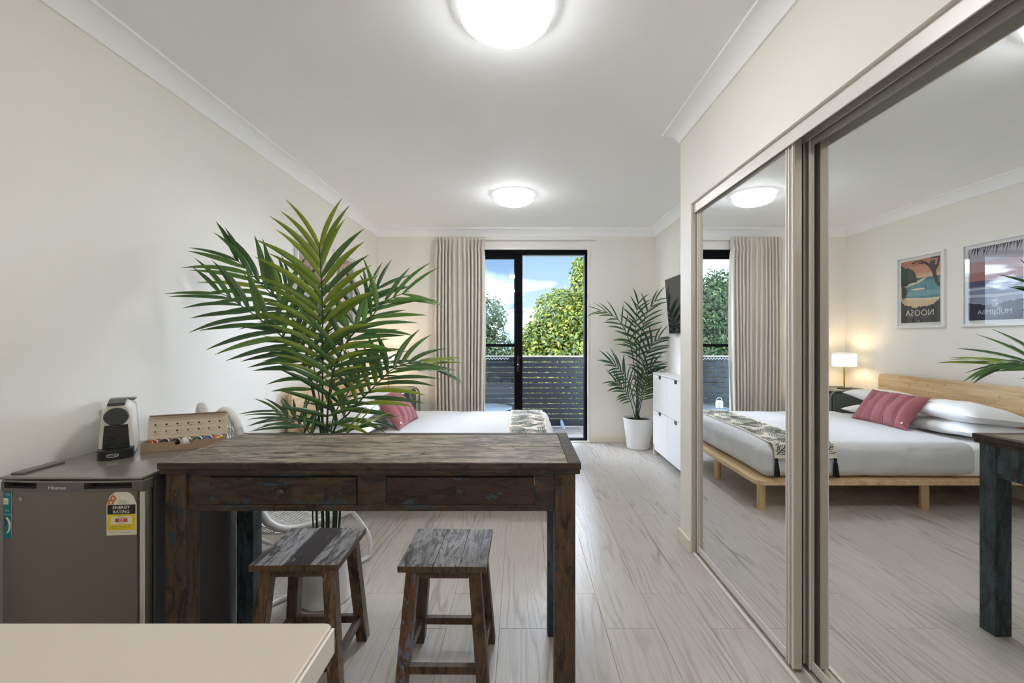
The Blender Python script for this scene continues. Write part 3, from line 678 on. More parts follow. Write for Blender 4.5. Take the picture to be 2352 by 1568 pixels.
bx('foot', FX0+0.03, FX0+0.07, FY0+0.08, FY0+0.12, 0, 0.02, M['black'], fr, bev=0.004); bx('foot', FX1-0.07, FX1-0.03, FY0+0.08, FY0+0.12, 0, 0.02, M['black'], fr, bev=0.004)
def FP(off): return lambda x, y, z=0: V((x, fy(x)-off-z, y))
ob('lettering', mapped(text_bm('Hisense', 0.0165, bold=0.0002, sx=1.15), lambda x, y, z: FP(0.0047)(x+FX0+0.200, y+0.7975)), M['silver'], ht, label='silver maker lettering')
ob('screw_cap', mapped(lathe([(0.006, 0), (0.006, 0.003), (0.0, 0.004)], 14), lambda x, y, z: FP(0.0003)(FX0+0.072+x, 0.757+y, z)), mat('beige cap', (0.40, 0.33, 0.25), 0.5), dr)
# energy rating label
lx0, lx1, lz0, lz1 = -1.360, -1.268, 0.638, 0.784
lw, lcx = lx1-lx0, (lx0+lx1)/2
def dense(poly, st=0.004):
    out = []
    for (a, b), (c, d) in zip(poly, poly[1:]+poly[:1]):
        n = max(1, int(math.hypot(c-a, d-b)/st))
        for k in range(n): out.append((a+(c-a)*k/n, b+(d-b)*k/n))
    return out
def strips(x0, x1, z0, z1, n=8): return [[(x0+(x1-x0)*i/n, z0), (x0+(x1-x0)*(i+1)/n, z0), (x0+(x1-x0)*(i+1)/n, z1), (x0+(x1-x0)*i/n, z1)] for i in range(n)]
lcr, lye, lbk, lor, lrd = mat('cream label', (0.74, 0.70, 0.58), 0.5), mat('yellow label', (0.72, 0.56, 0.02), 0.5), mat('black label', (0.012, 0.012, 0.012), 0.5), mat('orange label', (0.52, 0.17, 0.03), 0.5), mat('red label', (0.48, 0.07, 0.02), 0.5)
arch_z = lz1-lw/2
base = strips(lx0, lx1, lz0, arch_z)
for i in range(10):
    xa, xb = lx0+lw*i/10, lx0+lw*(i+1)/10
    h = lambda x: arch_z+math.sqrt(max(0, (lw/2)**2-(x-lcx)**2))
    base.append([(xa, arch_z), (xb, arch_z), (xb, h(xb)), (xa, h(xa))] if i not in (0, 9) else ([(xa, arch_z), (xb, arch_z), (xb, h(xb))] if i == 0 else [(xa, arch_z), (xb, arch_z), (xa, h(xa))]))
lb = ob('energy_label', mapped(poly_bm(base), FP(0.0008)), lcr, dr, label='arched energy rating label')
def lay(nm, polys, off, m): return ob(nm, mapped(poly_bm(polys), FP(off)), m, lb)
bz = arch_z-0.031
lay('yellow_field', strips(lx0+0.003, lx1-0.003, lz0+0.003, bz), 0.0011, lye); lay('black_band', strips(lx0+0.003, lx1-0.003, bz, arch_z), 0.0012, lbk)
lay('white_panel', strips(lx0+0.014, lx1-0.014, lz0+0.036, lz0+0.062), 0.0014, lcr); lay('white_strip', strips(lx0+0.004, lx1-0.004, lz0+0.004, lz0+0.016), 0.0014, lcr); lay('red_panel', strips(lcx-0.019, lcx+0.019, lz0+0.043, lz0+0.055, 4), 0.0017, lrd)
wd = []
for k in range(6):
    a0, a1 = math.radians(178-9*k), math.radians(178-9*(k+1))
    R1, R0 = lw/2-0.003, lw/2-0.022
    wd.append([(lcx+R0*math.cos(a0), arch_z+R0*math.sin(a0)), (lcx+R1*math.cos(a0), arch_z+R1*math.sin(a0)), (lcx+R1*math.cos(a1), arch_z+R1*math.sin(a1)), (lcx+R0*math.cos(a1), arch_z+R0*math.sin(a1))])
lay('orange_wedge', wd, 0.0011, lor)
def star(cx, cy, r): return [(cx+(r if i % 2 == 0 else r*0.42)*math.sin(i*PI/5), cy+(r if i % 2 == 0 else r*0.42)*math.cos(i*PI/5)) for i in range(10)]
for an in (166, 140):
    a = math.radians(an); lay('star', [star(lcx+(lw/2-0.0125)*math.cos(a), arch_z+(lw/2-0.0125)*math.sin(a), 0.0055)], 0.0014, lcr)
def ltx(s, size, x, z, m, off, bold=0.0, par=None): return ob('lettering', mapped(text_bm(s, size, bold=bold), lambda a, b, c: FP(off)(x+a, z+b)), m, par or lb)
ltx('ENERGY\nRATING', 0.0142, lcx, bz+0.0155, lcr, 0.0016, 0.0002); ltx('225', 0.0105, lcx, lz0+0.049, lcr, 0.0021, 0.0003)
ltx('Energy consumption', 0.0034, lcx, lz0+0.0588, lbk, 0.0018); ltx('kWh per year', 0.0034, lcx, lz0+0.0395, lbk, 0.0018)
ltx('The more\nstars the more\nenergy efficient', 0.0044, lcx+0.004, arch_z+0.010, lbk, 0.0012); ltx('Compare models at www.energyrating.gov.au', 0.0038, lcx, lz0+0.010, lbk, 0.0018)
ltx('When tested in accordance with the standard', 0.0032, lcx, lz0+0.030, lbk, 0.0015); ltx('Actual energy use depends on how it is used', 0.0032, lcx, lz0+0.024, lbk, 0.0015); ltx('Refrigerator', 0.0034, lcx, bz-0.006, lbk, 0.0015)
# teal sticker at the left edge
tl = mat('teal sticker', (0.0, 0.17, 0.21), 0.45)
sk = ob('teal_sticker', mapped(poly_bm(strips(FX0+0.006, FX0+0.038, 0.626, 0.785, 4)), FP(0.0008)), tl, dr, label='teal information sticker')
def sly(nm, polys, off, m): return ob(nm, mapped(poly_bm(polys), FP(off)), m, sk)
sly('white_rule', strips(FX0+0.006, FX0+0.038, 0.703, 0.7042, 4), 0.0011, lcr); sly('white_rule', strips(FX0+0.0365, FX0+0.038, 0.626, 0.785, 1), 0.0011, lcr)
sly('white_panel', strips(FX0+0.006, FX0+0.025, 0.737, 0.758, 3), 0.0011, lcr)
ltx('0L', 0.011, FX0+0.016, 0.745, tl, 0.0015, 0, sk); ltx('121(S)', 0.008, FX0+0.020, 0.770, lcr, 0.0012, 0, sk); ltx('R600a', 0.006, FX0+0.020, 0.717, lcr, 0.0012, 0, sk); ltx('3', 0.030, FX0+0.014, 0.678, lbk, 0.0015, 0.0006, sk)
sw = [ell(FX0+0.010, 0.668, 0.024, 0.030, 14, -60, 70)[i] for i in range(15)]+[ell(FX0+0.008, 0.666, 0.018, 0.026, 14, -60, 70)[14-i] for i in range(15)]
sly('swoosh', [[sw[i], sw[i+1], sw[28-i], sw[29-i]] for i in range(14)], 0.0012, lcr)

# ------------------------------------------------------------------ coffee machine
cm = th('coffee_machine', 'white and black capsule coffee machine standing on the bar fridge', 'coffee machine', (0, 0, 0))
def sect(y, wb, wt, h, z0=0.004, n=6):
    r = wt*0.42; pts = [(-wb/2, y, z0), (-wb/2*0.92-wt/2*0.08, y, z0+h*0.25)]
    for k in range(n+1):
        a = PI-PI/2*k/n; pts.append((-(wt/2-r)+r*math.cos(a), y, h-r+r*math.sin(a)))
    for k in range(n+1):
        a = PI/2-PI/2*k/n; pts.append(((wt/2-r)+r*math.cos(a), y, h-r+r*math.sin(a)))
    pts += [(wb/2*0.92+wt/2*0.08, y, z0+h*0.25), (wb/2, y, z0)]
    return pts
def loft(secs):
    bm = bmesh.new(); R = [[bm.verts.new(p) for p in s] for s in secs]; n = len(R[0])
    for a, b in zip(R, R[1:]):
        for k in range(n): bm.faces.new((a[k], a[(k+1) % n], b[(k+1) % n], b[k]))
    bm.faces.new(R[0]); bm.faces.new(R[-1][::-1]); return bm
ob('front_shell', loft([sect(0.060, 0.100, 0.078, 0.198), sect(0.066, 0.104, 0.082, 0.204), sect(0.085, 0.104, 0.083, 0.206)]), M['cream_pl'], cm, smooth=35)
ob('body', loft([sect(0.0855, 0.103, 0.082, 0.206), sect(0.13, 0.103, 0.084, 0.210), sect(0.20, 0.102, 0.084, 0.207), sect(0.255, 0.100, 0.082, 0.196), sect(0.262, 0.096, 0.078, 0.190)]), M['white_pl'], cm, smooth=35)
ob('water_tank', loft([sect(0.263, 0.096, 0.080, 0.192), sect(0.33, 0.094, 0.078, 0.192)]), M['tank'], cm, smooth=35); bx('tank_lid', -0.038, 0.038, 0.264, 0.332, 0.1925, 0.200, M['anthr'], cm, bev=0.003)
ob('brew_head', mapped(lathe([(0.0, 0), (0.033, 0), (0.036, 0.004), (0.036, 0.020)], 32), lambda a, b, c: V((a*1.02, 0.046+c, 0.155+b*0.92))), M['anthr'], cm, smooth=40)
pnl = ob('rib_panel', hexa([(-0.040, 0.054, 0.030), (0.040, 0.054, 0.030), (0.040, 0.062, 0.030), (-0.040, 0.062, 0.030), (-0.034, 0.054, 0.122), (0.034, 0.054, 0.122), (0.034, 0.062, 0.122), (-0.034, 0.062, 0.122)]), M['black'], cm)
for i in range(13):
    z = 0.036+0.0066*i; w = 0.0395-0.006*(z-0.03)/0.092; bx('rib', -w, w, 0.0505, 0.0545, z, z+0.0035, M['black'], pnl, bev=0.0008)
dt = [( -0.052, 0.075), (0.052, 0.075)]+[(0.053*math.cos(a), 0.045-0.047*math.sin(a)) for a in [i*PI/16 for i in range(17)]]
tr_ = ob('drip_tray', prism([(a, b, 0.0) for a, b in dt], (0, 0, 0.036)), M['black'], cm, bev=0.003)
bm = tube([(a*0.017-0.004, -0.0035+0.0008, 0.018+b*0.0055) for a, b in [(math.copysign(abs(math.cos(t))**0.5, math.cos(t)), math.sin(t)) for t in [i*2*PI/24 for i in range(24)]]], 0.0008, 5, closed=True)
ob('badge', bm, M['silver'], tr_); ob('lettering', mapped(text_bm('DeLonghi', 0.0068), lambda a, b, c: V((a-0.004, -0.0030, 0.018+b))), M['silver'], tr_)
ob('lever', prism([(-0.026, y, z) for y, z in ((0.052, 0.196), (0.060, 0.206), (0.11, 0.217), (0.15, 0.218), (0.15, 0.212), (0.10, 0.208))], (0.052, 0, 0)), M['anthr'], cm, bev=0.002)
ob('lever_hinge', prism([(-0.030, y, z) for y, z in ((0.150, 0.211), (0.152, 0.2155), (0.19, 0.2135), (0.205, 0.206))], (0.060, 0, 0)), M['anthr'], cm, bev=0.001)
cm.location = (-1.520, 1.668, FZ); cm.rotation_euler.z = math.radians(36)

# ------------------------------------------------------------------ capsule box and capsules
BA = math.radians(24.5)
cb = th('capsule_box', 'open cardboard coffee capsule box on the fridge with printed raised lid', 'box', (0, 0, 0)); BL, BD, BH = 0.275, 0.085, 0.038
bm = box(0, BL, 0, BD, 0, 0.002); ob('tray_base', bm, M['card'], cb)
o2 = [(0, 0), (BL, 0), (BL, BH), (0.172, BH), (0.165, BH-0.014), (0.112, BH-0.014), (0.106, BH), (0, BH)]
ob('front_wall', prism([(a, 0, b) for a, b in o2], (0, 0.0025, 0)), M['card'], cb); bx('back_wall', 0, BL, BD-0.002, BD, 0, BH, M['card'], cb, bev=0); bx('side_wall', 0, 0.002, 0.003, BD-0.002, 0, BH, M['card'], cb, bev=0); bx('side_wall', BL-0.002, BL, 0.003, BD-0.002, 0, BH, M['card'], cb, bev=0)
o3 = rrect(-0.002, BL+0.002, 0, 0.098, 0.008, 4)
LT = lambda a, b, c=0: V((a, BD+0.001+b*0.20-c, BH-0.004+b*0.98))
bm = bmesh.new(); f1 = [bm.verts.new(LT(a, b)) for a, b in o3]; f2 = [bm.verts.new(LT(a, b, -0.0025)) for a, b in o3]; bm.faces.new(f1); bm.faces.new(f2[::-1])
for i in range(len(o3)): bm.faces.new((f1[i], f1[(i+1) % len(o3)], f2[(i+1) % len(o3)], f2[i]))
lid = ob('lid', bm, M['card_in'], cb)
ob('lid_flap', hexa([LT(0, 0.096, 0.0), LT(BL, 0.096, 0.0), LT(BL-0.004, 0.101, 0.016), LT(0.004, 0.101, 0.016), LT(0, 0.099, 0.0), LT(BL, 0.099, 0.0), LT(BL-0.004, 0.1035, 0.016), LT(0.004, 0.1035, 0.016)]), M['card'], lid)
bm = bmesh.new(); bmr = bmesh.new()
for r_ in range(2):
    for c_ in range(7):
        a, b = 0.022+0.0375*c_, 0.030+0.028*(1-r_)
        t_ = bmr if (r_ == 1 and c_ in (0, 1, 3, 5)) else bm
        poly_bm([[(a-0.0045, b), (a+0.0045, b), (a+0.0036, b+0.004), (a+0.0018, b+0.0072), (a-0.0018, b+0.0072), (a-0.0036, b+0.004)]], t_)
        poly_bm([ell(a+0.0005+0.0055*i, b-0.006, 0.0014, 0.0014, 6) for i in range(3)], bm); poly_bm([[(a+0.007, b+0.0035), (a+0.020, b+0.0035), (a+0.020, b+0.0042), (a+0.007, b+0.0042)]], bm)
for k in (0.088, 0.053, 0.017): poly_bm([[(0.012, k), (0.20, k), (0.20, k+0.0006), (0.012, k+0.0006)]], bm)
ob('printed_icons', mapped(bm, lambda a, b, c: LT(a, b, 0.0005)), M['ink'], lid); ob('printed_icons', mapped(bmr, lambda a, b, c: LT(a, b, 0.0005)), M['ink_red'], lid)
RB = Matrix.Rotation(BA, 4, 'Z'); BO = V((-1.500, 1.760, FZ))
cb.location = BO; cb.rotation_euler.z = BA
cols = [('rust red', (0.42, 0.09, 0.035)), ('black brown', (0.045, 0.03, 0.028)), ('dark brown', (0.06, 0.035, 0.028)), ('copper', (0.45, 0.20, 0.06)), ('bottle green', (0.05, 0.11, 0.09)), ('dark blue', (0.06, 0.10, 0.25)), ('amber', (0.62, 0.26, 0.04))]
capm = None
def capsule(loc, tilt, m, label):
    t = th('coffee_capsule', label, 'capsule', (0, 0, 0), 'coffee capsules in the box')
    ob('foil_dome', lathe([(0.0165, 0.0), (0.0155, 0.007), (0.0135, 0.018), (0.009, 0.025), (0.0, 0.027)], 20), m, t, smooth=35)
    ob('rim', lathe([(0.0, -0.001), (0.0182, -0.001), (0.0185, 0.0), (0.0170, 0.001)], 20, caps=False), M['silver'], t)
    t.location = loc; t.rotation_euler = (tilt, 0, BA)
for i, (nm, c) in enumerate(cols):
    p = BO+RB @ V((0.022+0.0375*i+0.001, 0.060, 0.024))
    capsule(p, math.radians(75), mat(nm+' foil', c, 0.3, 0.6), nm+' coffee capsule in the open cardboard box')
capsule(BO+RB @ V((0.139, 0.028, 0.020)), math.radians(20), mat('white foil', (0.75, 0.75, 0.74), 0.35, 0.3), 'white coffee capsule lying in the cut-out of the cardboard box')

# ------------------------------------------------------------------ kitchen bench in the foreground
kb = th('kitchen_bench', 'cream laminate kitchen benchtop corner in the lower left foreground', 'benchtop', (-1.0, 0.1, 0.862))
pr_ = [(XL+0.002, -1.4), (-0.255, -1.4), (-0.255, 0.603), (-0.262, 0.609), (XL+0.002, 0.609)]
bm = prism([(a, b, 0.862) for a, b in pr_], (0, 0, 0.038)); ob('bench_slab', bm, M['bench'], kb, bev=0.003)
bx('edge_band', -0.2546, -0.2505, -1.4, 0.602, 0.864, 0.8975, M['bench_e'], kb, bev=0.001)
kc = th('base_cabinet', 'pale kitchen base cabinet under the cream benchtop', 'cabinet', (-1.0, 0.1, 0))
bx('carcass', XL+0.016, -0.272, -1.38, 0.590, 0.0, 0.8615, M['bench_e'], kc, bev=0.002)
bx('door', -0.2715, -0.2685, 0.05, 0.585, 0.10, 0.855, M['white_lam'], kc, bev=0.002)

# ------------------------------------------------------------------ bed
bf = th('platform_bed', 'bamboo platform bed frame with low headboard against the cream wall', 'bed', (-0.7, 4.1, 0))
BX0, BX1, BY0, BY1 = -1.690, 0.370, 3.285, 4.885
bm = prism([(a, b, 0.198) for a, b in rrect(BX0, BX1, BY0, BY1, 0.05)], (0, 0, 0.032)); ob('platform', bm, M['bamboo'], bf, bev=0.006, smooth=40)
bm = prism([(BX0-0.002, a, b) for a, b in rrect(3.30, 4.89, 0.10, 0.895, 0.05, corners=(0, 1, 1, 0))], (-0.030, 0, 0)); hb = ob('headboard', bm, M['bamboo'], bf, bev=0.005, smooth=40)
rk = random.Random(4)
kn = bmesh.new()
for _ in range(46):
    a, b = 3.36+1.46*rk.random(), 0.45+0.026*rk.randint(0, 16)
    q = poly_bm([[(a, b), (a+0.012, b), (a+0.012, b+0.022), (a, b+0.022)]]); join(kn, mapped(q, lambda x, y, z: V((BX0-0.0015+0.0004, x, y))))
ob('bamboo_nodes', kn, mat('darker bamboo node', (0.50, 0.34, 0.18), 0.5), hb)
for x in (0.305, -0.795, -1.60):
    for y in (3.345, 4.085, 4.825):
        ob('leg', lathe([(0.0285, 0), (0.030, 0.004), (0.030, 0.1975)], 24, (x, y, 0)), M['bamboo_leg'], bf, smooth=40)
ZM = 0.2305
mt_ = th('mattress', 'white sheeted mattress end showing below the pillows', 'mattress', (-1.3, 4.1, ZM))
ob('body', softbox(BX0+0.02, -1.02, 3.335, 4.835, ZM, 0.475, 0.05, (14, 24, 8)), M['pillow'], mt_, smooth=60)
def dn(p, n):
    w = 0.006*noise.noise(V((p.x*3, p.y*3, p.z*5)))+0.004*noise.noise(V((p.x*9+4, p.y*4, p.z*9)))
    b = 0.016*max(0, n.z)*(1-((p.y-4.085)/0.85)**2)
    if abs(n.z) < 0.5: w += 0.005*math.sin(p.x*23+p.y*23+3*noise.noise(p*4))+0.010*noise.noise(V((p.x*2.5, p.y*2.5, p.z*16)))
    if n.z < 0.3 and p.z < 0.36: b += 0.0
    return n*(w)+V((0, 0, b))
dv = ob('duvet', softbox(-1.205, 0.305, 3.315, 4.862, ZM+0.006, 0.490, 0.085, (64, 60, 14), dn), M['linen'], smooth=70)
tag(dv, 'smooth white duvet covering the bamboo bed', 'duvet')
dt_ = {}
def pillow(name, label, loc, rot, w, h, t, m, seed, grp=None, cat='pillow', **k):
    o = ob(name, pillow_bm(w, h, t, seed=seed, **k), m, smooth=80); o.location = loc; o.rotation_euler = rot
    tag(o, label, cat, grp); return o
G_ = 'white bed pillows'
pillow('bed_pillow', 'lower white pillow of the stack on the window side of the bed', (-1.44, 4.45, 0.545), (0, math.radians(4), PI/2), 0.74, 0.46, 0.15, M['pillow'], 1, G_)
pillow('bed_pillow', 'upper white pillow of the stack on the window side of the bed', (-1.455, 4.44, 0.672), (0, math.radians(-4), PI/2), 0.74, 0.46, 0.16, M['pillow'], 2, G_)
pillow('bed_pillow', 'lower white pillow of the near stack behind the palm', (-1.415, 3.70, 0.545), (0, math.radians(3), PI/2), 0.72, 0.48, 0.15, M['pillow'], 3, G_)
pillow('bed_pillow', 'plump upper white pillow of the near stack behind the palm', (-1.415, 3.68, 0.665), (math.radians(-6), math.radians(0), PI/2+0.04), 0.74, 0.50, 0.19, M['pillow'], 4, G_, wr=0.012)
def quilt(u, v):
    c = 0
    for k in (-0.62, -0.22, 0.20, 0.60): c = max(c, 0.016*math.exp(-((u-k)/0.05)**2))
    return c
cu = pillow('cushion', 'dusty rose quilted cushion leaning on the white pillows', (-1.135, 4.02, 0.648), (0, 0, 0), 0.60, 0.36, 0.16, M['mauve'], 5, None, 'cushion', crease=quilt, n=36)
ax = V((0.05, 1.0, 0.0)).normalized()          # cushion long axis
lean = math.radians(52); nz_ = (V((1, 0, 0))-ax*ax.x).normalized()*math.sin(lean)+V((0, 0, 1))*math.cos(lean); up_ = nz_.cross(ax)
cu.matrix_world = Matrix.Translation((-1.115, 4.06, 0.640)) @ Matrix((ax, up_, nz_)).transposed().to_4x4()
for k in (-0.62, -0.22, 0.20, 0.60):
    pts = []
    for j in range(2, 35):
        v = -1+2*j/36; u = k; s = max(0.0, (1-abs(u)**2.4)*(1-abs(v)**2.4))**0.55
        pts.append((0.30*u*(1-0.07*(1-v*v)), 0.18*v*(1-0.07*(1-u*u)), 0.08*s-0.0155*min(1, s*2)+0.001))
    ob('seam', tube(pts, 0.0022, 5), M['mauve_d'], cu)
ob('button', lathe([(0.009, 0), (0.009, 0.004), (0, 0.006)], 12, (-0.255, -0.13, 0.034)), M['chrome'], cu)

# throw over the foot of the bed, with printed palm leaves and tassels
TXa, TXb = -0.105, 0.232
def topz(x, y):                                # surface of the duvet
    return 0.490+0.016*(1-((y-4.085)/0.85)**2)+0.006*noise.noise(V((x*3, y*3, 0.49*5)))+0.004*noise.noise(V((x*9+4, y*4, 0.49*9)))
prof_t = [(4.86, 0.415), (4.872, 0.44), (4.868, 0.47), (4.84, 0.495)]
for i in range(1, 30): prof_t.append((4.82-(4.82-3.37)*i/30, None))
prof_t += [(3.335, 0.497), (3.312, 0.475), (3.305, 0.45), (3.306, 0.42), (3.304, 0.392)]
arc = [0.0]
pz = [(y, (topz(0.06, y) if z is None else z)) for y, z in prof_t]
for a, b in zip(pz, pz[1:]): arc.append(arc[-1]+math.hypot(b[0]-a[0], b[1]-a[1]))
AL = arc[-1]
def drape(x, s, off):
    s = min(max(s, 0), AL-1e-6); i = max(j for j in range(len(arc)-1) if arc[j] <= s); t = (s-arc[i])/(arc[i+1]-arc[i])
    y0, z0 = prof_t[i]; y1, z1 = prof_t[i+1]
    z0 = topz(x, y0) if z0 is None else z0; z1 = topz(x, y1) if z1 is None else z1
    y, z = y0+(y1-y0)*t, z0+(z1-z0)*t; tn = V((0, y1-y0, z1-z0)).normalized(); nn = V((1, 0, 0)).cross(tn)
    nn = -nn if (nn.z < 0 if abs(nn.z) > 0.3 else nn.y*(1 if y > 4 else -1) < 0) else nn
    edge = 0.004*math.sin(s*9+1.0)
    return V((x+edge, y, z))+nn*(0.0075+off+0.003*noise.noise(V((x*14, s*5, 2))))
tw = th('bed_throw', 'cream throw printed with dark palm leaves across the foot of the bed', 'throw', (0.06, 4.08, 0.50))
bm = bmesh.new(); nx, ns = 10, 90; G = {}
for s_ in (0, 1):
    for i in range(nx+1):
        for j in range(ns+1): G[i, j, s_] = bm.verts.new(drape(TXa+(TXb-TXa)*i/nx, AL*j/ns, -0.005*s_))
for i in range(nx):
    for j in range(ns):
        for s_ in (0, 1): bm.faces.new([G[a, b, s_] for a, b in ((i, j), (i+1, j), (i+1, j+1), (i, j+1))])
for j in range(ns):
    for i in (0, nx): bm.faces.new([G[i, j, 0], G[i, j+1, 0], G[i, j+1, 1], G[i, j, 1]])
for i in range(nx):
    for j in (0, ns): bm.faces.new([G[i, j, 0], G[i+1, j, 0], G[i+1, j, 1], G[i, j, 1]])
clo = ob('cloth', bm, M['throw'], tw, smooth=70)
rt = random.Random(12)
def strip2(pts, w, bm):                        # a printed stroke in throw coordinates
    L, R = [], []
    for i, (a, b) in enumerate(pts):
        p, q = pts[max(0, i-1)], pts[min(len(pts)-1, i+1)]; dx, dy = q[0]-p[0], q[1]-p[1]; m = math.hypot(dx, dy) or 1
        ww = w*(0.35+math.sin(PI*(i+0.6)/(len(pts)+0.2))*0.65); L.append((a-dy/m*ww, b+dx/m*ww)); R.append((a+dy/m*ww, b-dx/m*ww))
    for i in range(len(pts)-1):
        q = [L[i], L[i+1], R[i+1], R[i]]
        if all(TXa+0.006 < x < TXb-0.006 and 0.01 < y < AL-0.02 for x, y in q): bm.faces.new([bm.verts.new(drape(x, y, 0.0012)) for x, y in q])
pb = bmesh.new(); srow = 0.02; kk = 0
while srow < AL:
    for cx in ((TXa+0.07, TXb-0.03) if kk % 2 == 0 else (TXa+0.17, TXb+0.06)):
        ang = rt.uniform(0.35, 0.9)*(1 if kk % 2 else -1)+PI/2*(1 if rt.random() < 0.6 else -1); L = rt.uniform(0.17, 0.22)
        rib = [(cx+math.cos(ang)*L*t-0.0+0.03*t*t*math.sin(ang), srow+math.sin(ang)*L*t) for t in [i/6-0.45 for i in range(7)]]
        strip2(rib, 0.0030, pb)
        for i in range(1, 10):
            t = i/10-0.45; bx_, by_ = cx+math.cos(ang)*L*t+0.03*t*t*math.sin(ang), srow+math.sin(ang)*L*t
            ll = 0.098*math.sin(PI*(0.20+0.72*i/10))
            for sd in (-1, 1):
                a2 = ang+sd*(1.15-0.5*i/10); strip2([(bx_+math.cos(a2-sd*0.25*q)*ll*q, by_+math.sin(a2-sd*0.25*q)*ll*q) for q in (0.02, 0.35, 0.7, 1.0)], 0.0031, pb)
    srow += 0.092; kk += 1
ob('leaf_print', pb, M['leafprint'], clo)
rg = bmesh.new()
for j in range(2):
    L0 = AL-0.004
    tube([drape(TXa+(TXb-TXa)*i/12, (L0 if j else 0.004), 0.0) for i in range(13)], 0.004, 6, bm=rg)
ob('hem', rg, M['throw'], clo, smooth=50)
for x in (TXa+0.012, TXb-0.012):
    t = bmesh.new(); top = V((x, 3.291, 0.386))
    for q in range(26):
        a = rt.random()*6.28; r = 0.018*math.sqrt(rt.random()); tip = top+V((r*math.cos(a)*1.4, min(0, r*math.sin(a)*1.2), -0.118-0.012*rt.random()))
        tube([top, top+V((r*0.7*math.cos(a), r*0.5*math.sin(a), -0.03)), tip], [0.0035, 0.0038, 0.003], 5, bm=t)
    ts = ob('tassel', t, M['tassel'], tw)
    ob('tassel_knot', lathe([(0.0, 0.012), (0.010, 0.008), (0.012, 0.0), (0.009, -0.014), (0.011, -0.02), (0.0, -0.024)], 12, top), M['tassel'], ts, smooth=60)

# ------------------------------------------------------------------ bedside cabinet and lamp
ns_ = th('bedside_cabinet', 'dark green grey metal bedside cabinet with bent tube arches', 'cabinet', (-1.5, 5.16, 0))
NX0, NX1, NY0, NY1 = -1.735, -1.262, 4.965, 5.375
bx('body', NX0, NX1, NY0+0.014, NY1-0.014, 0.18, 0.665, M['ns'], ns_, bev=0.004); bx('top_panel', NX0, NX1+0.012, NY0+0.013, NY1-0.013, 0.672, 0.690, M['ns'], ns_, bev=0.004)
bx('side_sheet', NX0+0.03, NX1-0.03, NY0+0.008, NY0+0.0138, 0.22, 0.64, M['perf'], ns_, bev=0)
for z0, z1 in ((0.20, 0.415), (0.430, 0.655)):
    d = bx('drawer', NX1+0.0005, NX1+0.012, NY0+0.025, NY1-0.025, z0, z1, M['perf'], ns_, bev=0.002)
    ob('knob', mapped(lathe([(0.006, 0), (0.010, 0.010), (0.010, 0.018), (0, 0.02)], 14), lambda a, b, c: V((NX1+0.012+c, (NY0+NY1)/2+a, z1-0.04+b))), M['brass'], d, smooth=40)
for y in (NY0, NY1):
    pts = [(NX0+0.02, y, 0.011), (NX0+0.02, y, 0.60)]+[(NX0+0.10-0.08*math.cos(a), y, 0.605+0.085*math.sin(a)) for a in [i*PI/2/6 for i in range(1, 7)]]
    pts += [(NX1-0.04+0.085*math.sin(a), y, 0.605+0.085*math.cos(a)) for a in [i*PI/2/6 for i in range(0, 7)]]+[(NX1+0.045, y, 0.011)]
    ob('tube_arch', tube(pts, 0.0105, 10), M['ns_tube'], ns_, smooth=50)
lp = th('table_lamp', 'lit bedside lamp with cream drum shade and brass stem', 'lamp', (-1.537, 5.19, 0.690)); LO = V((-1.537, 5.19, 0.690))
ob('base', lathe([(0.0, 0), (0.072, 0), (0.073, 0.004), (0.071, 0.010), (0.0, 0.012)], 32, LO), mat('dark bronze', (0.03, 0.024, 0.02), 0.4, 0.5), lp, smooth=40)
ob('stem', lathe([(0.008, 0.010), (0.008, 0.30)], 16, LO), M['brass'], lp, smooth=40)
sh_ = ob('lamp_shade', lathe([(0.118, 0.262), (0.120, 0.262), (0.120, 0.412), (0.118, 0.412)], 40, LO, caps=False), M['shade'], lp, smooth=40)
ob('shade_trim', lathe([(0.1185, 0.404), (0.1212, 0.404), (0.1212, 0.4135), (0.1185, 0.4135)], 40, LO, caps=False), M['bulb'] if False else mat('shade trim', (0.75, 0.66, 0.5), 0.7), sh_)
ob('bulb', lathe([(0.0, 0.295), (0.015, 0.30), (0.028, 0.335), (0.022, 0.36), (0.0, 0.368)], 16, LO), M['bulb'], lp, smooth=50)
cpts = smooth_path([(-1.60, 5.22, 0.693), (-1.66, 5.25, 0.693), (-1.70, 5.15, 0.693), (-1.74, 5.10, 0.693)], 5)
tag(ob('lamp_cord', tube(cpts, 0.0025, 6), M['black'], smooth=50), 'thin black cord trailing from the bedside lamp', 'cord')

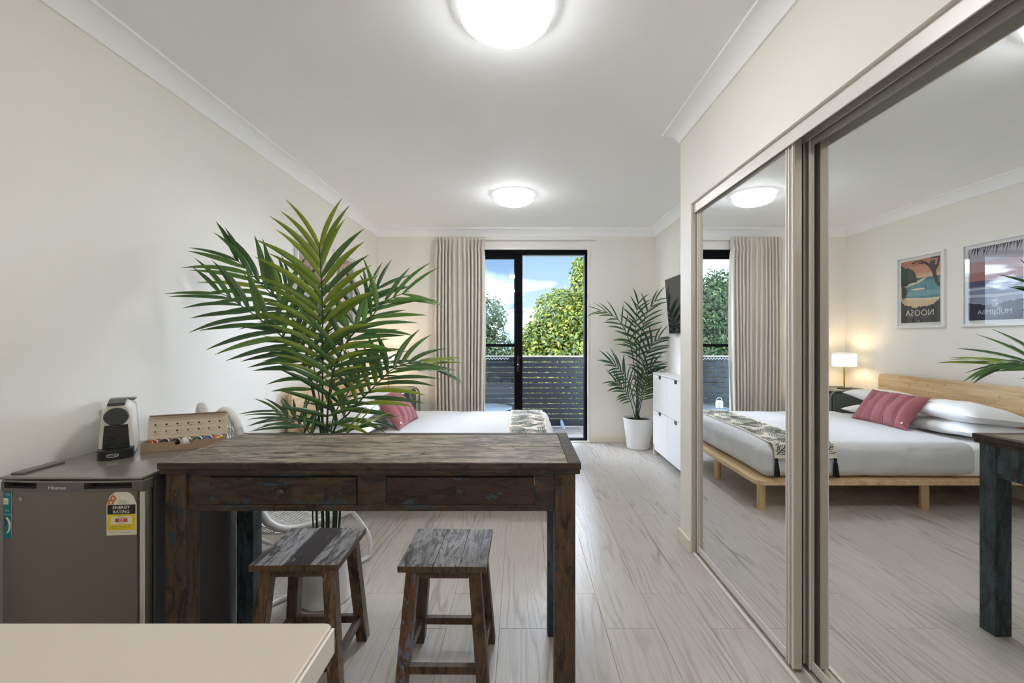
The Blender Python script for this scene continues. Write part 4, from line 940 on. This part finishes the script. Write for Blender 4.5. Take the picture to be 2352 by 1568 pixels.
# ------------------------------------------------------------------ posters on the left wall
def poster(y0, y1, z0, z1, label, art):
    t = th('framed_poster', label, 'picture', (XL+0.012, (y0+y1)/2, z0), 'white framed travel posters'); fw = 0.022
    for nm, a, b, c, d in (('frame_side', y0, y0+fw, z0, z1), ('frame_side', y1-fw, y1, z0, z1), ('frame_rail', y0+fw, y1-fw, z0, z0+fw), ('frame_rail', y0+fw, y1-fw, z1-fw, z1)):
        bx(nm, XL+0.001, XL+0.028, a, b, c, d, M['white_lam'], t, bev=0.002)
    bx('mount', XL+0.004, XL+0.010, y0+fw, y1-fw, z0+fw, z1-fw, M['white_lam'], t, bev=0)
    bx('glazing', XL+0.0195, XL+0.0205, y0+fw, y1-fw, z0+fw, z1-fw, M['acrylic'], t, bev=0)
    mg = 0.030; A0, A1, B0, B1 = y0+fw+mg, y1-fw-mg, z0+fw+mg, z1-fw-mg
    pr = bx('print', XL+0.0101, XL+0.0104, A0, A1, B0, B1, art['ground'], t, bev=0)
    f = lambda off: (lambda a, b, c: V((XL+0.0104+off, A0+(A1-A0)*a, B0+(B1-B0)*b)))
    for i, (nm, m, polys) in enumerate(art['layers']): ob(nm, mapped(poly_bm(polys), f(0.0002*(i+1))), m, pr)
    for (s, size, a, b, m, sx) in art['text']:
        ob('lettering', mapped(text_bm(s, size, sx=sx), lambda x, y, z: f(0.0002*(len(art['layers'])+2))(a+x/(A1-A0), b+y/(B1-B0), 0)), m, pr)
def scal(pts, amp, n, seed):                   # bushy outline between points
    r = random.Random(seed); out = []
    for (a, b), (c, d) in zip(pts, pts[1:]):
        for k in range(n): t = k/n; out.append((a+(c-a)*t+r.uniform(-amp, amp)*0.6, b+(d-b)*t+r.uniform(-amp, amp)))
    return out+[pts[-1]]
def band(b0, b1): return [[(0, b0), (1, b0), (1, b1), (0, b1)]]
f_ = lambda n, c: mat(n, c, 0.6)
def fan(c, pts): return [[c, p, q] for p, q in zip(pts, pts[1:])]
def stroke(pts, ws):
    L, R = [], []
    for i, (a, b) in enumerate(pts):
        p, q = pts[max(0, i-1)], pts[min(len(pts)-1, i+1)]; dx, dy = q[0]-p[0], q[1]-p[1]; m = math.hypot(dx, dy) or 1; w = ws[i] if isinstance(ws, (list, tuple)) else ws
        L.append((min(max(a-dy/m*w, 0), 1), min(max(b+dx/m*w, 0), 1))); R.append((min(max(a+dy/m*w, 0), 1), min(max(b-dx/m*w, 0), 1)))
    return [[L[i], L[i+1], R[i+1], R[i]] for i in range(len(pts)-1)]
dk, dk2 = f_('poster slate', (0.022, 0.034, 0.048)), f_('poster brown black', (0.03, 0.022, 0.03))
crm = f_('poster cream', (0.74, 0.66, 0.52))
def floorfoliage(pts, amp, n, seed):
    top = scal(pts, amp, n, seed); return [[(a, 0), (c, 0), (min(max(c, 0), 1), d), (min(max(a, 0), 1), b)] for (a, b), (c, d) in zip(top, top[1:])]
noosa = {'ground': f_('poster teal sea', (0.10, 0.31, 0.37)), 'layers': [
    ('sky', f_('poster peach', (0.70, 0.40, 0.27)), band(0.70, 0.78)), ('sky', f_('poster salmon', (0.62, 0.30, 0.20)), band(0.78, 0.90)), ('sky', f_('poster coral', (0.52, 0.20, 0.14)), band(0.90, 1.0)),
    ('sky', f_('poster pale peach', (0.76, 0.52, 0.36)), band(0.70, 0.745)),
    ('horizon', f_('poster deep teal', (0.05, 0.20, 0.27)), band(0.66, 0.705)), ('shallows', f_('poster light teal', (0.16, 0.42, 0.46)), band(0.42, 0.50)),
    ('sand', f_('poster sand', (0.72, 0.56, 0.36)), [[(0, 0.24), (1, 0.24), (1, 0.385), (0.5, 0.36), (0, 0.34)]]),
    ('foam', crm, stroke([(0.0, 0.365), (0.3, 0.36), (0.6, 0.375), (1.0, 0.40)], 0.018)),
    ('foam', crm, stroke([(0.32, 0.70), (0.45, 0.665), (0.6, 0.635), (0.75, 0.615), (0.92, 0.585)], [0.004, 0.02, 0.018, 0.016, 0.02])),
    ('foam', crm, [ell(0.54, 0.53, 0.19, 0.018, 18)]),
    ('surfer', dk2, stroke([(0.345, 0.52), (0.345, 0.58)], 0.008)),
    ('headland', f_('poster dark green', (0.022, 0.072, 0.068)), [q for q in [[(a, 0.60+0.04*(a < 0.8)), (c, 0.60+0.04*(c < 0.8)), (min(c, 1), d), (min(a, 1), b)] for (a, b), (c, d) in zip(*(lambda s: (s, s[1:]))(scal([(0.56, 0.68), (0.62, 0.80), (0.75, 0.88), (0.9, 0.90), (1.0, 0.95)], 0.012, 5, 2)))]]),
    ('rocks', dk, [[(0.54, 0.69), (0.75, 0.64), (1, 0.60), (1, 0.68), (0.7, 0.70)]]),
    ('pandanus', dk2, fan((0.97, 0.50), [(0.97+0.17*math.cos(math.radians(a))*(1 if i % 2 else 0.6), 0.50+0.16*math.sin(math.radians(a))*(1 if i % 2 else 0.6)) for i, a in enumerate(range(85, 280, 8))]) if False else [[(min(1, a), b) for a, b in t] for t in fan((0.98, 0.50), [(0.98+0.19*math.cos(math.radians(a))*(1 if i % 2 else 0.6), 0.50+0.15*math.sin(math.radians(a))*(1 if i % 2 else 0.6)) for i, a in enumerate(range(92, 272, 7))])]),
    ('foreground', dk, floorfoliage([(0, 0.36), (0.12, 0.29), (0.3, 0.25), (0.5, 0.255), (0.62, 0.215), (0.75, 0.27), (0.9, 0.29), (1, 0.36)], 0.012, 6, 8)),
    ('tree_trunk', dk2, stroke([(0.0, 0.55), (0.07, 0.62), (0.12, 0.72), (0.15, 0.80), (0.24, 0.87), (0.33, 0.92), (0.45, 0.965), (0.62, 0.975)], [0.03, 0.035, 0.04, 0.05, 0.028, 0.02, 0.014, 0.004])),
    ('tree_branch', dk2, stroke([(0.14, 0.79), (0.05, 0.87), (0.015, 0.97)], [0.035, 0.022, 0.014])), ('tree_branch', dk2, stroke([(0.36, 0.93), (0.46, 0.93), (0.55, 0.945)], [0.014, 0.010, 0.003])),
    ('leaves', dk, stroke([(0.0, 0.985), (0.10, 0.99), (0.22, 0.985)], 0.012)), ('leaves', dk, stroke([(0.60, 0.965), (0.70, 0.955)], 0.012)),
    ('koala', f_('poster grey violet', (0.055, 0.050, 0.065)), [ell(0.155, 0.845, 0.065, 0.055, 16), ell(0.175, 0.915, 0.058, 0.030, 16), ell(0.125, 0.938, 0.022, 0.015, 10), ell(0.225, 0.930, 0.022, 0.015, 10)])],
    'text': [('NOOSA', 0.089, 0.5, 0.155, crm, 1.02), ('FESTIVAL  STATE', 0.020, 0.5, 0.085, f_('poster dim', (0.16, 0.15, 0.14)), 1.35), ('*', 0.05, 0.52, 0.03, crm, 1.0)]}
poster(4.183, 4.718, 1.384, 2.119, 'white framed poster reading NOOSA with a teal sea and tree', noosa)
mud = {'ground': f_('poster lavender', (0.30, 0.32, 0.45)), 'layers': [
    ('sky', f_('poster mist', (0.50, 0.48, 0.55)), band(0.80, 1.0)), ('sky', f_('poster dusk', (0.52, 0.34, 0.34)), band(0.66, 0.80)), ('sky', f_('poster rose', (0.46, 0.20, 0.20)), band(0.54, 0.66)),
    ('island', f_('poster indigo', (0.09, 0.09, 0.17)), band(0.46, 0.54)), ('sea', f_('poster dusk sea', (0.22, 0.27, 0.42)), band(0.30, 0.46)),
    ('foam', f_('poster pale foam', (0.55, 0.58, 0.68)), stroke([(0, 0.42), (0.5, 0.435), (1, 0.43)], 0.012)+stroke([(0, 0.33), (0.5, 0.325), (1, 0.34)], 0.02)),
    ('foreground', f_('poster night', (0.035, 0.04, 0.07)), floorfoliage([(0, 0.26), (0.3, 0.23), (0.6, 0.20), (1, 0.25)], 0.012, 10, 4)),
    ('needles', dk, [[(0.04*i, 1.0), (0.04*i+0.03, 1.0), (0.04*i+0.05+0.03*math.sin(i*2.1), 0.90-0.04*math.sin(i*1.3))] for i in range(23)]+[[(1.0, 0.99), (1.0, 0.94), (0.93, 0.72)], [(1, 0.9), (1, 0.84), (0.95, 0.62)]])],
    'text': [('MUDJIMBA', 0.058, 0.5, 0.10, f_('poster text', (0.60, 0.60, 0.64)), 1.0)]}
poster(3.483, 4.018, 1.384, 2.119, 'white framed poster reading MUDJIMBA with a dusk beach', mud)

# ------------------------------------------------------------------ curtain and track
cur = th('curtain', 'oatmeal pleated curtain gathered left of the balcony door', 'curtain', (-0.73, 5.38, 0.02))
def curtain_bm(x0, x1, z0, z1, yc):
    bm = bmesh.new(); nx, nz2 = 220, 40; G = {}
    rc = random.Random(3); amp = [0.6+0.8*rc.random() for _ in range(40)]
    for i in range(nx+1):
        s = i/nx
        for j in range(nz2+1):
            t = j/nz2; z = z1-(z1-z0)*(t**1.25)
            dz = z1-z
            hd = max(0.0, 1-dz/0.15)
            warp = s+0.018*math.sin(5*s+2.2*t)+0.010*noise.noise(V((s*6, t*2.2, 1)))*(1-hd)
            ph = warp*13.0*2*PI+2.2*noise.noise(V((s*4.0, t*1.1, 9)))*(1-hd)+1.2*math.sin(7*s)
            k = int(warp*15) % 40
            A = (0.016+0.004*math.sin(9*s))*hd+(0.030+0.012*min(1, t*2))*(1-hd)*amp[k]
            c = math.cos(ph); y = yc+A*math.copysign(abs(c)**(0.7 if hd < 0.5 else 0.35), c)
            y += 0.012*noise.noise(V((s*9, t*3, 5)))*(1-hd)
            pin = math.exp(-((dz-0.145)/0.03)**2); y -= 0.010*pin
            wdt = 1.0+0.02*math.sin(3*t)-0.03*pin
            x = (x0+x1)/2+(s-0.5)*(x1-x0)*wdt+0.006*math.sin(ph*2+1)*(1-hd)
            G[i, j] = bm.verts.new((x, y, z))
    for i in range(nx):
        for j in range(nz2): bm.faces.new((G[i, j], G[i+1, j], G[i+1, j+1], G[i, j+1]))
    return bm
cl = ob('cloth', curtain_bm(-1.030, -0.432, 0.02, 2.495, 5.385), M['curtain'], cur, smooth=80)
sm = cl.modifiers.new('thickness', 'SOLIDIFY'); sm.thickness = 0.002
ctk = th('curtain_track', 'slim white curtain track above the balcony door', 'curtain track', (0.0, 5.40, 2.48))
bx('rail', -1.06, 0.905, 5.395, 5.413, 2.468, 2.490, M['white'], ctk, bev=0.003)
for x in (-0.95, 0.25, 0.86): bx('bracket', x, x+0.02, 5.413, 5.479, 2.474, 2.488, M['white'], ctk, bev=0.002)

# ------------------------------------------------------------------ television, shoe cabinet, switch
tv = th('television', 'black flat television tilted from the right wall behind the nib', 'television', (1.6, 4.3, 1.6))
def TVP(u, w, c): return V((1.570+0.048*(w/0.575-0.5)*-1.0-c*0.997, 4.775-u, 1.325+w))
def tvbox(u0, u1, w0, w1, c0, c1): return hexa([TVP(u0, w0, c0), TVP(u1, w0, c0), TVP(u1, w0, c1), TVP(u0, w0, c1), TVP(u0, w1, c0), TVP(u1, w1, c0), TVP(u1, w1, c1), TVP(u0, w1, c1)])
ob('casing', tvbox(0, 0.98, 0, 0.575, -0.045, -0.001), M['black'], tv, bev=0.004); ob('screen', tvbox(0.010, 0.970, 0.014, 0.565, -0.0008, 0.0008), M['screen'], tv)
bx('wall_arm', 1.60, 1.659, 4.2, 4.32, 1.53, 1.70, M['black'], tv)
sc = th('shoe_cabinet', 'slim white four door shoe cabinet beside the far palm', 'cabinet', (1.55, 4.45, 0)); CX0, CX1, CY0, CY1 = 1.467, 1.643, 3.97, 4.93
bx('side_panel', CX0+0.018, CX1, CY0, CY0+0.018, 0, 0.886, M['white_lam'], sc, bev=0.001); bx('side_panel', CX0+0.004, CX1, CY1-0.018, CY1, 0, 0.886, M['white_lam'], sc, bev=0.001)
bx('top_board', CX0, CX1, CY0-0.002, CY1+0.002, 0.886, 0.902, M['white_lam'], sc, bev=0.002)
bx('back_board', CX1-0.006, CX1-0.001, CY0+0.018, CY1-0.018, 0.03, 0.885, M['white_lam'], sc, bev=0); bx('plinth', CX0+0.010, CX0+0.024, CY0+0.019, CY1-0.019, 0.055, 0.115, M['white_lam'], sc, bev=0.002)
for y0, y1 in ((CY0+0.002, 4.4475), (4.4525, CY1-0.004)):
    for z0, z1 in ((0.120, 0.496), (0.501, 0.880)):
        dd = bx('flap_door', CX0, CX0+0.016, y0, y1, z0, z1, M['white_lam'], sc, bev=0.0015)
        cy = (y0+y1)/2
        pz_ = [(cy-0.035, z1+0.0002), (cy+0.035, z1+0.0002)]+[(cy+0.035-0.012+0.012*math.cos(a), z1-0.022-0.012*math.sin(a)+0.0) for a in [i*PI/2/5 for i in range(6)]]+[(cy-0.035+0.012-0.012*math.sin(a), z1-0.022-0.012*math.cos(a)) for a in [i*PI/2/5 for i in range(6)]]
        ob('finger_pull', prism([(CX0-0.0012, a, b) for a, b in pz_], (0.004, 0, 0)), M['black'], dd)
sw_ = th('light_switch', 'white double light switch plate between door and far palm', 'switch', (1.13, YB, 1.19))
bx('plate', 1.092, 1.166, YB-0.009, YB-0.001, 1.140, 1.238, M['white'], sw_, bev=0.003)
for x in (1.112, 1.138): bx('rocker', x, x+0.016, YB-0.012, YB-0.0092, 1.172, 1.206, M['white_lam'], sw_, bev=0.001)

# ------------------------------------------------------------------ palms
def leaflet_mesh(name, m, bend, droop, w):
    n = 8; vs, fs = [], []
    for i in range(n+1):
        t = i/n
        ww = 0.5*w*min(1.0, 0.35+t*3.2)*(1.0 if t < 0.45 else max(0.04, 1-((t-0.45)/0.55)**1.7))
        c = V((t-0.12*bend*t*t, bend*t*t, -droop*t*t)); d = V((1, 2*bend*t, 0)).normalized(); q = V((-d.y, d.x, 0))
        vs += [c+q*ww-V((0, 0, ww*0.45)), c+V((0, 0, 0.004)), c-q*ww-V((0, 0, ww*0.45))]
    for i in range(n):
        a = 3*i; fs += [(a, a+1, a+4, a+3), (a+1, a+2, a+5, a+4)]
    me = bpy.data.meshes.new(name); me.from_pydata(vs, [], fs); me.materials.append(m)
    me.polygons.foreach_set('use_smooth', [True]*len(me.polygons)); return me
def sample(path, t):
    L = [0]
    for a, b in zip(path, path[1:]): L.append(L[-1]+(b-a).length)
    s = t*L[-1]
    for i in range(len(path)-1):
        if L[i+1] >= s-1e-9:
            k = (s-L[i])/max(1e-9, L[i+1]-L[i]); return path[i].lerp(path[i+1], k), (path[i+1]-path[i]).normalized()
    return path[-1], (path[-1]-path[-2]).normalized()
def frond(par, off, pts, t0, n, ln, nhint, meshes, rnd, rad=0.006, single=True, a0=62, a1=22, mt=None):
    path = smooth_path(pts, 6); m = len(path)
    o = ob('frond', tube(path, [rad*(1-0.75*i/m) for i in range(m)], 7), M['stem'], par, smooth=60)
    big = None if single else ([], [])
    for i in range(n):
        k = (i+0.5)/n; t = t0+(1-t0)*k*0.985; p, T = sample(path, t)
        Nn = V(nhint); Nn = (Nn-T*Nn.dot(T)).normalized(); Ls = T.cross(Nn)
        for sd in (-1, 1):
            al = math.radians(a0+(a1-a0)*k**1.2+rnd.uniform(-6, 6)); d = (T*math.cos(al)+Ls*sd*math.sin(al)+Nn*rnd.uniform(0.05, 0.30)).normalized()
            L = ln*(0.55+0.62*math.sin(PI*(0.12+0.72*k)))*rnd.uniform(0.88, 1.08)
            zax = (Nn+V((0, 0, 0.35))+V((rnd.uniform(-.25, .25), rnd.uniform(-.25, .25), 0))); zax = (zax-d*zax.dot(d)).normalized(); yax = zax.cross(d)
            M4 = Matrix(((d.x, yax.x, zax.x, p.x-off.x), (d.y, yax.y, zax.y, p.y-off.y), (d.z, yax.z, zax.z, p.z-off.z), (0, 0, 0, 1))) @ Matrix.Diagonal((L, L*(1 if yax.z < 0 else -1), L, 1))
            me = rnd.choice(meshes)
            if single:
                lo = bpy.data.objects.new('leaflet', me); C.objects.link(lo); lo.parent = o; lo.matrix_basis = M4
            else:
                b = len(big[0]); big[0].extend([M4 @ v.co for v in me.vertices]); big[1].extend([tuple(b+q for q in f.vertices) for f in me.polygons])
    if not single:
        for q in big[0]: q.x = min(q.x, 1.640-off.x)
        me = bpy.data.meshes.new('leaflets'); me.from_pydata(big[0], [], big[1]); me.materials.append(mt); me.polygons.foreach_set('use_smooth', [True]*len(me.polygons))
        lo = bpy.data.objects.new('leaflets', me); C.objects.link(lo); lo.parent = o; lo['kind'] = 'stuff'
    return o
def potted(name, label, base, r0, r1, h, soil):
    t = th(name, label, 'plant', base); b = V(base)
    ob('pot', lathe([(0.0, 0.002), (r0*0.92, 0.0), (r0, 0.008), (r0+(r1-r0)*0.5, h*0.5), (r1, h-0.004), (r1-0.003, h), (r1-0.008, h-0.003), (r1-0.010, soil-0.004)], 48, b, caps=False), M['pot'], t, smooth=40)
    ob('soil', lathe([(0.0, soil), (r1-0.012, soil)], 32, b, caps=False), M['soil'], t); return t
rp = random.Random(21)
gm = [leaflet_mesh('leaflet', M['leaf'], d, 0.12, w) for d, w in ((0.20, 0.098), (0.30, 0.092), (0.12, 0.10))]
ym = [leaflet_mesh('young_backlit_leaflet', M['leaf_y'], d, 0.10, w) for d, w in ((0.22, 0.098), (0.32, 0.092))]
dm = [leaflet_mesh('deep_leaflet', M['leaf_d'], d, 0.15, w) for d, w in ((0.16, 0.095), (0.26, 0.09))]
PB = V((-0.962, 2.205, 0.0))
pp = potted('potted_palm', 'large palm in a white pot behind the console table', PB, 0.118, 0.130, 0.30, 0.265)
def stem(jx, jy, *px): return [PB+V((jx, jy, 0.262)), PB+V((jx*1.3, jy*1.3, 0.45))]+[P(*q) for q in px]
up = (0, -0.55, 0.8)
frond(pp, PB, stem(0.01, 0.0, (742, 1000, 2.20), (741, 880, 2.18), (741, 760, 2.16), (739, 660, 2.13), (735, 590, 2.11), (733, 556, 2.10)), 0.545, 15, 0.285, (0.05, -1, 0.15), ym+ym+gm[:1], rp, 0.0065, a0=56, a1=12)
frond(pp, PB, stem(-0.03, -0.01, (737, 1000, 2.20), (717, 895, 2.19), (695, 831, 2.18), (667, 789, 2.17), (596, 732, 2.15), (557, 704, 2.13), (526, 682, 2.11), (490, 668, 2.10)), 0.52, 14, 0.24, (-0.25, -0.75, 0.62), gm, rp, 0.006, a0=66, a1=25)
frond(pp, PB, stem(-0.02, 0.02, (738, 1000, 2.24), (720, 895, 2.27), (700, 800, 2.30), (680, 746, 2.32), (647, 699, 2.33), (596, 648, 2.34), (568, 620, 2.34), (535, 588, 2.34)), 0.55, 14, 0.28, (-0.35, -0.65, 0.7), gm+ym[:1], rp, 0.006, a0=62, a1=15)
frond(pp, PB, stem(0.03, 0.0, (752, 1000, 2.18), (757, 901, 2.16), (773, 831, 2.15), (804, 775, 2.16), (849, 732, 2.20), (877, 699, 2.22), (905, 682, 2.24), (940, 668, 2.26)), 0.40, 17, 0.25, (0.25, -0.85, 0.5), gm, rp, 0.0062, a0=64, a1=25)
frond(pp, PB, stem(0.05, 0.01, (765, 1000, 2.22), (800, 950, 2.26), (832, 915, 2.30), (874, 873, 2.38), (905, 846, 2.44), (950, 832, 2.52), (1000, 838, 2.60)), 0.42, 16, 0.27, (0.15, -0.62, 0.8), gm+ym[:1], rp, 0.0062, a0=62, a1=24)
frond(pp, PB, stem(0.02, 0.04, (752, 950, 2.30), (785, 830, 2.42), (815, 745, 2.52), (845, 690, 2.58), (872, 655, 2.62)), 0.58, 12, 0.24, (0.2, -0.8, 0.4), dm, rp, 0.005)
frond(pp, PB, stem(-0.02, 0.05, (738, 950, 2.30), (718, 830, 2.42), (694, 740, 2.52), (668, 680, 2.58), (640, 640, 2.62)), 0.58, 12, 0.24, (-0.2, -0.8, 0.4), dm, rp, 0.005)
frond(pp, PB, stem(0.03, 0.03, (762, 980, 2.28), (800, 900, 2.42), (840, 850, 2.55), (880, 830, 2.66), (925, 835, 2.78)), 0.50, 12, 0.22, (0.1, -0.4, 0.9), dm, rp, 0.005)
frond(pp, PB, stem(-0.04, -0.02, (738, 1060, 2.17), (718, 1005, 2.12), (690, 972, 2.11), (655, 950, 2.12), (625, 938, 2.12)), 0.55, 7, 0.16, (-0.2, -0.4, 0.9), gm, rp, 0.004, a0=45, a1=18)
frond(pp, PB, stem(0.045, -0.02, (770, 1060, 2.17), (790, 1005, 2.12), (815, 982, 2.11), (845, 970, 2.12), (872, 966, 2.12)), 0.55, 7, 0.15, (0.2, -0.4, 0.9), gm+ym, rp, 0.004, a0=45, a1=18)
frond(pp, PB, stem(-0.03, 0.03, (730, 1050, 2.28), (700, 1000, 2.32), (672, 968, 2.36), (640, 955, 2.42)), 0.5, 8, 0.18, (-0.2, -0.5, 0.9), dm, rp, 0.004)
QB = V((1.375, 5.20, 0.0))
qp = potted('potted_palm', 'bushy palm in a tapered white pot by the shoe cabinet', QB, 0.128, 0.172, 0.355, 0.325)
rq = random.Random(5); qd = 5.2
def qstem(*px): return [QB+V((rq.uniform(-.04, .04), rq.uniform(-.03, .03), 0.322))]+[P(*q) for q in px]
for spec in (
    ((1462, 900, 5.20), (1450, 800, 5.16), (1425, 740, 5.12), (1395, 718, 5.10), (1372, 712, 5.10)),
    ((1466, 880, 5.18), (1470, 790, 5.15), (1482, 730, 5.10), (1498, 700, 5.06), (1510, 686, 5.02)),
    ((1468, 900, 5.15), (1480, 830, 5.06), (1496, 795, 5.02), (1510, 778, 5.0), (1518, 775, 4.99)),
    ((1458, 930, 5.15), (1445, 880, 5.08), (1425, 850, 5.02), (1400, 828, 4.98)),
    ((1468, 930, 5.16), (1480, 880, 5.10), (1495, 845, 5.05), (1508, 840, 5.02)),
    ((1464, 860, 5.25), (1460, 770, 5.26), (1462, 720, 5.27), (1468, 690, 5.27)),
    ((1460, 960, 5.12), (1448, 920, 5.05), (1430, 890, 5.0), (1412, 875, 4.97)),
    ((1467, 950, 5.10), (1478, 905, 5.05), (1490, 880, 5.02), (1500, 872, 5.0))):
    frond(qp, QB, qstem(*spec), 0.50, 10, 0.215, (rq.uniform(-.2, .2), -0.7, 0.5), dm+gm[:1], rq, 0.007, single=False, a0=55, a1=18, mt=M['leaf_d'])

# ------------------------------------------------------------------ white woven lounge chair
rc_ = th('wicker_chair', 'white woven lounge chair on tube runners between fridge and palm', 'chair', (0, 0, 0))
prof_c = [(0.0, 0.33, 0.35, 0.35), (0.10, 0.24, 0.315, 0.355), (0.30, 0.02, 0.275, 0.325), (0.48, -0.17, 0.285, 0.275), (0.58, -0.25, 0.36, 0.255), (0.78, -0.31, 0.66, 0.255), (1.0, -0.355, 0.875, 0.25)]
def shell(u, v):
    for a, b in zip(prof_c, prof_c[1:]):
        if v <= b[0]+1e-9: break
    t = (v-a[0])/(b[0]-a[0]); y, z, w = [a[i]+(b[i]-a[i])*t for i in (1, 2, 3)]
    bk = max(0, (v-0.6)/0.4)
    z += 0.045*abs(u)**3*(1-bk)
    z += bk*bk*(0.075*math.exp(-((abs(u)-0.52)/0.30)**2)-0.16*max(0, abs(u)-0.72)/0.28*abs(u)**4)
    y += 0.05*bk*u*u
    return V((w*u, y, z))
rim = [shell(-1+2*i/16, 0) for i in range(16)]+[shell(1, i/18) for i in range(18)]+[shell(1-2*i/24, 1) for i in range(24)]+[shell(-1, 1-i/18) for i in range(18)]
for _ in range(3): rim = [(rim[i-1]+rim[i]*2+rim[(i+1) % len(rim)])/4 for i in range(len(rim))]
ob('rim', tube(rim, 0.019, 10, closed=True), M['rattan_rim'], rc_, smooth=60)
wv = bmesh.new()
for k in range(-30, 31):
    for sg in (-1, 1):
        pts = []
        for j in range(25):
            v = j/24; u = k/14.0+sg*(v-0.5)*0.9
            if -0.985 <= u <= 0.985: pts.append(shell(u, v)+V((0, 0, 0.002*sg)))
        if len(pts) > 1: tube(pts, 0.0030, 4, bm=wv, caps=False)
for j in range(1, 14): tube([shell(-0.98+1.96*i/16, j/14) for i in range(17)], 0.0028, 4, bm=wv, caps=False)
ob('woven_shell', wv, M['rattan'], rc_, smooth=60, kind='stuff')
for s in (-1, 1):
    pts = smooth_path([(0.26*s, 0.25, 0.305), (0.30*s, 0.33, 0.16), (0.305*s, 0.345, 0.05), (0.30*s, 0.31, 0.014), (0.295*s, 0.0, 0.013), (0.285*s, -0.24, 0.013), (0.28*s, -0.29, 0.05), (0.25*s, -0.20, 0.275)], 5)
    ob('runner', tube(pts, 0.0125, 8), M['rattan'], rc_, smooth=60)
ob('cross_bar', tube([(-0.26, 0.25, 0.300), (0.26, 0.25, 0.300)], 0.011, 8), M['rattan'], rc_, smooth=60); ob('cross_bar', tube([(-0.25, -0.18, 0.268), (0.25, -0.18, 0.268)], 0.011, 8), M['rattan'], rc_, smooth=60)
rc_.location = (-1.318, 2.470, 0); rc_.rotation_euler.z = math.radians(-33)
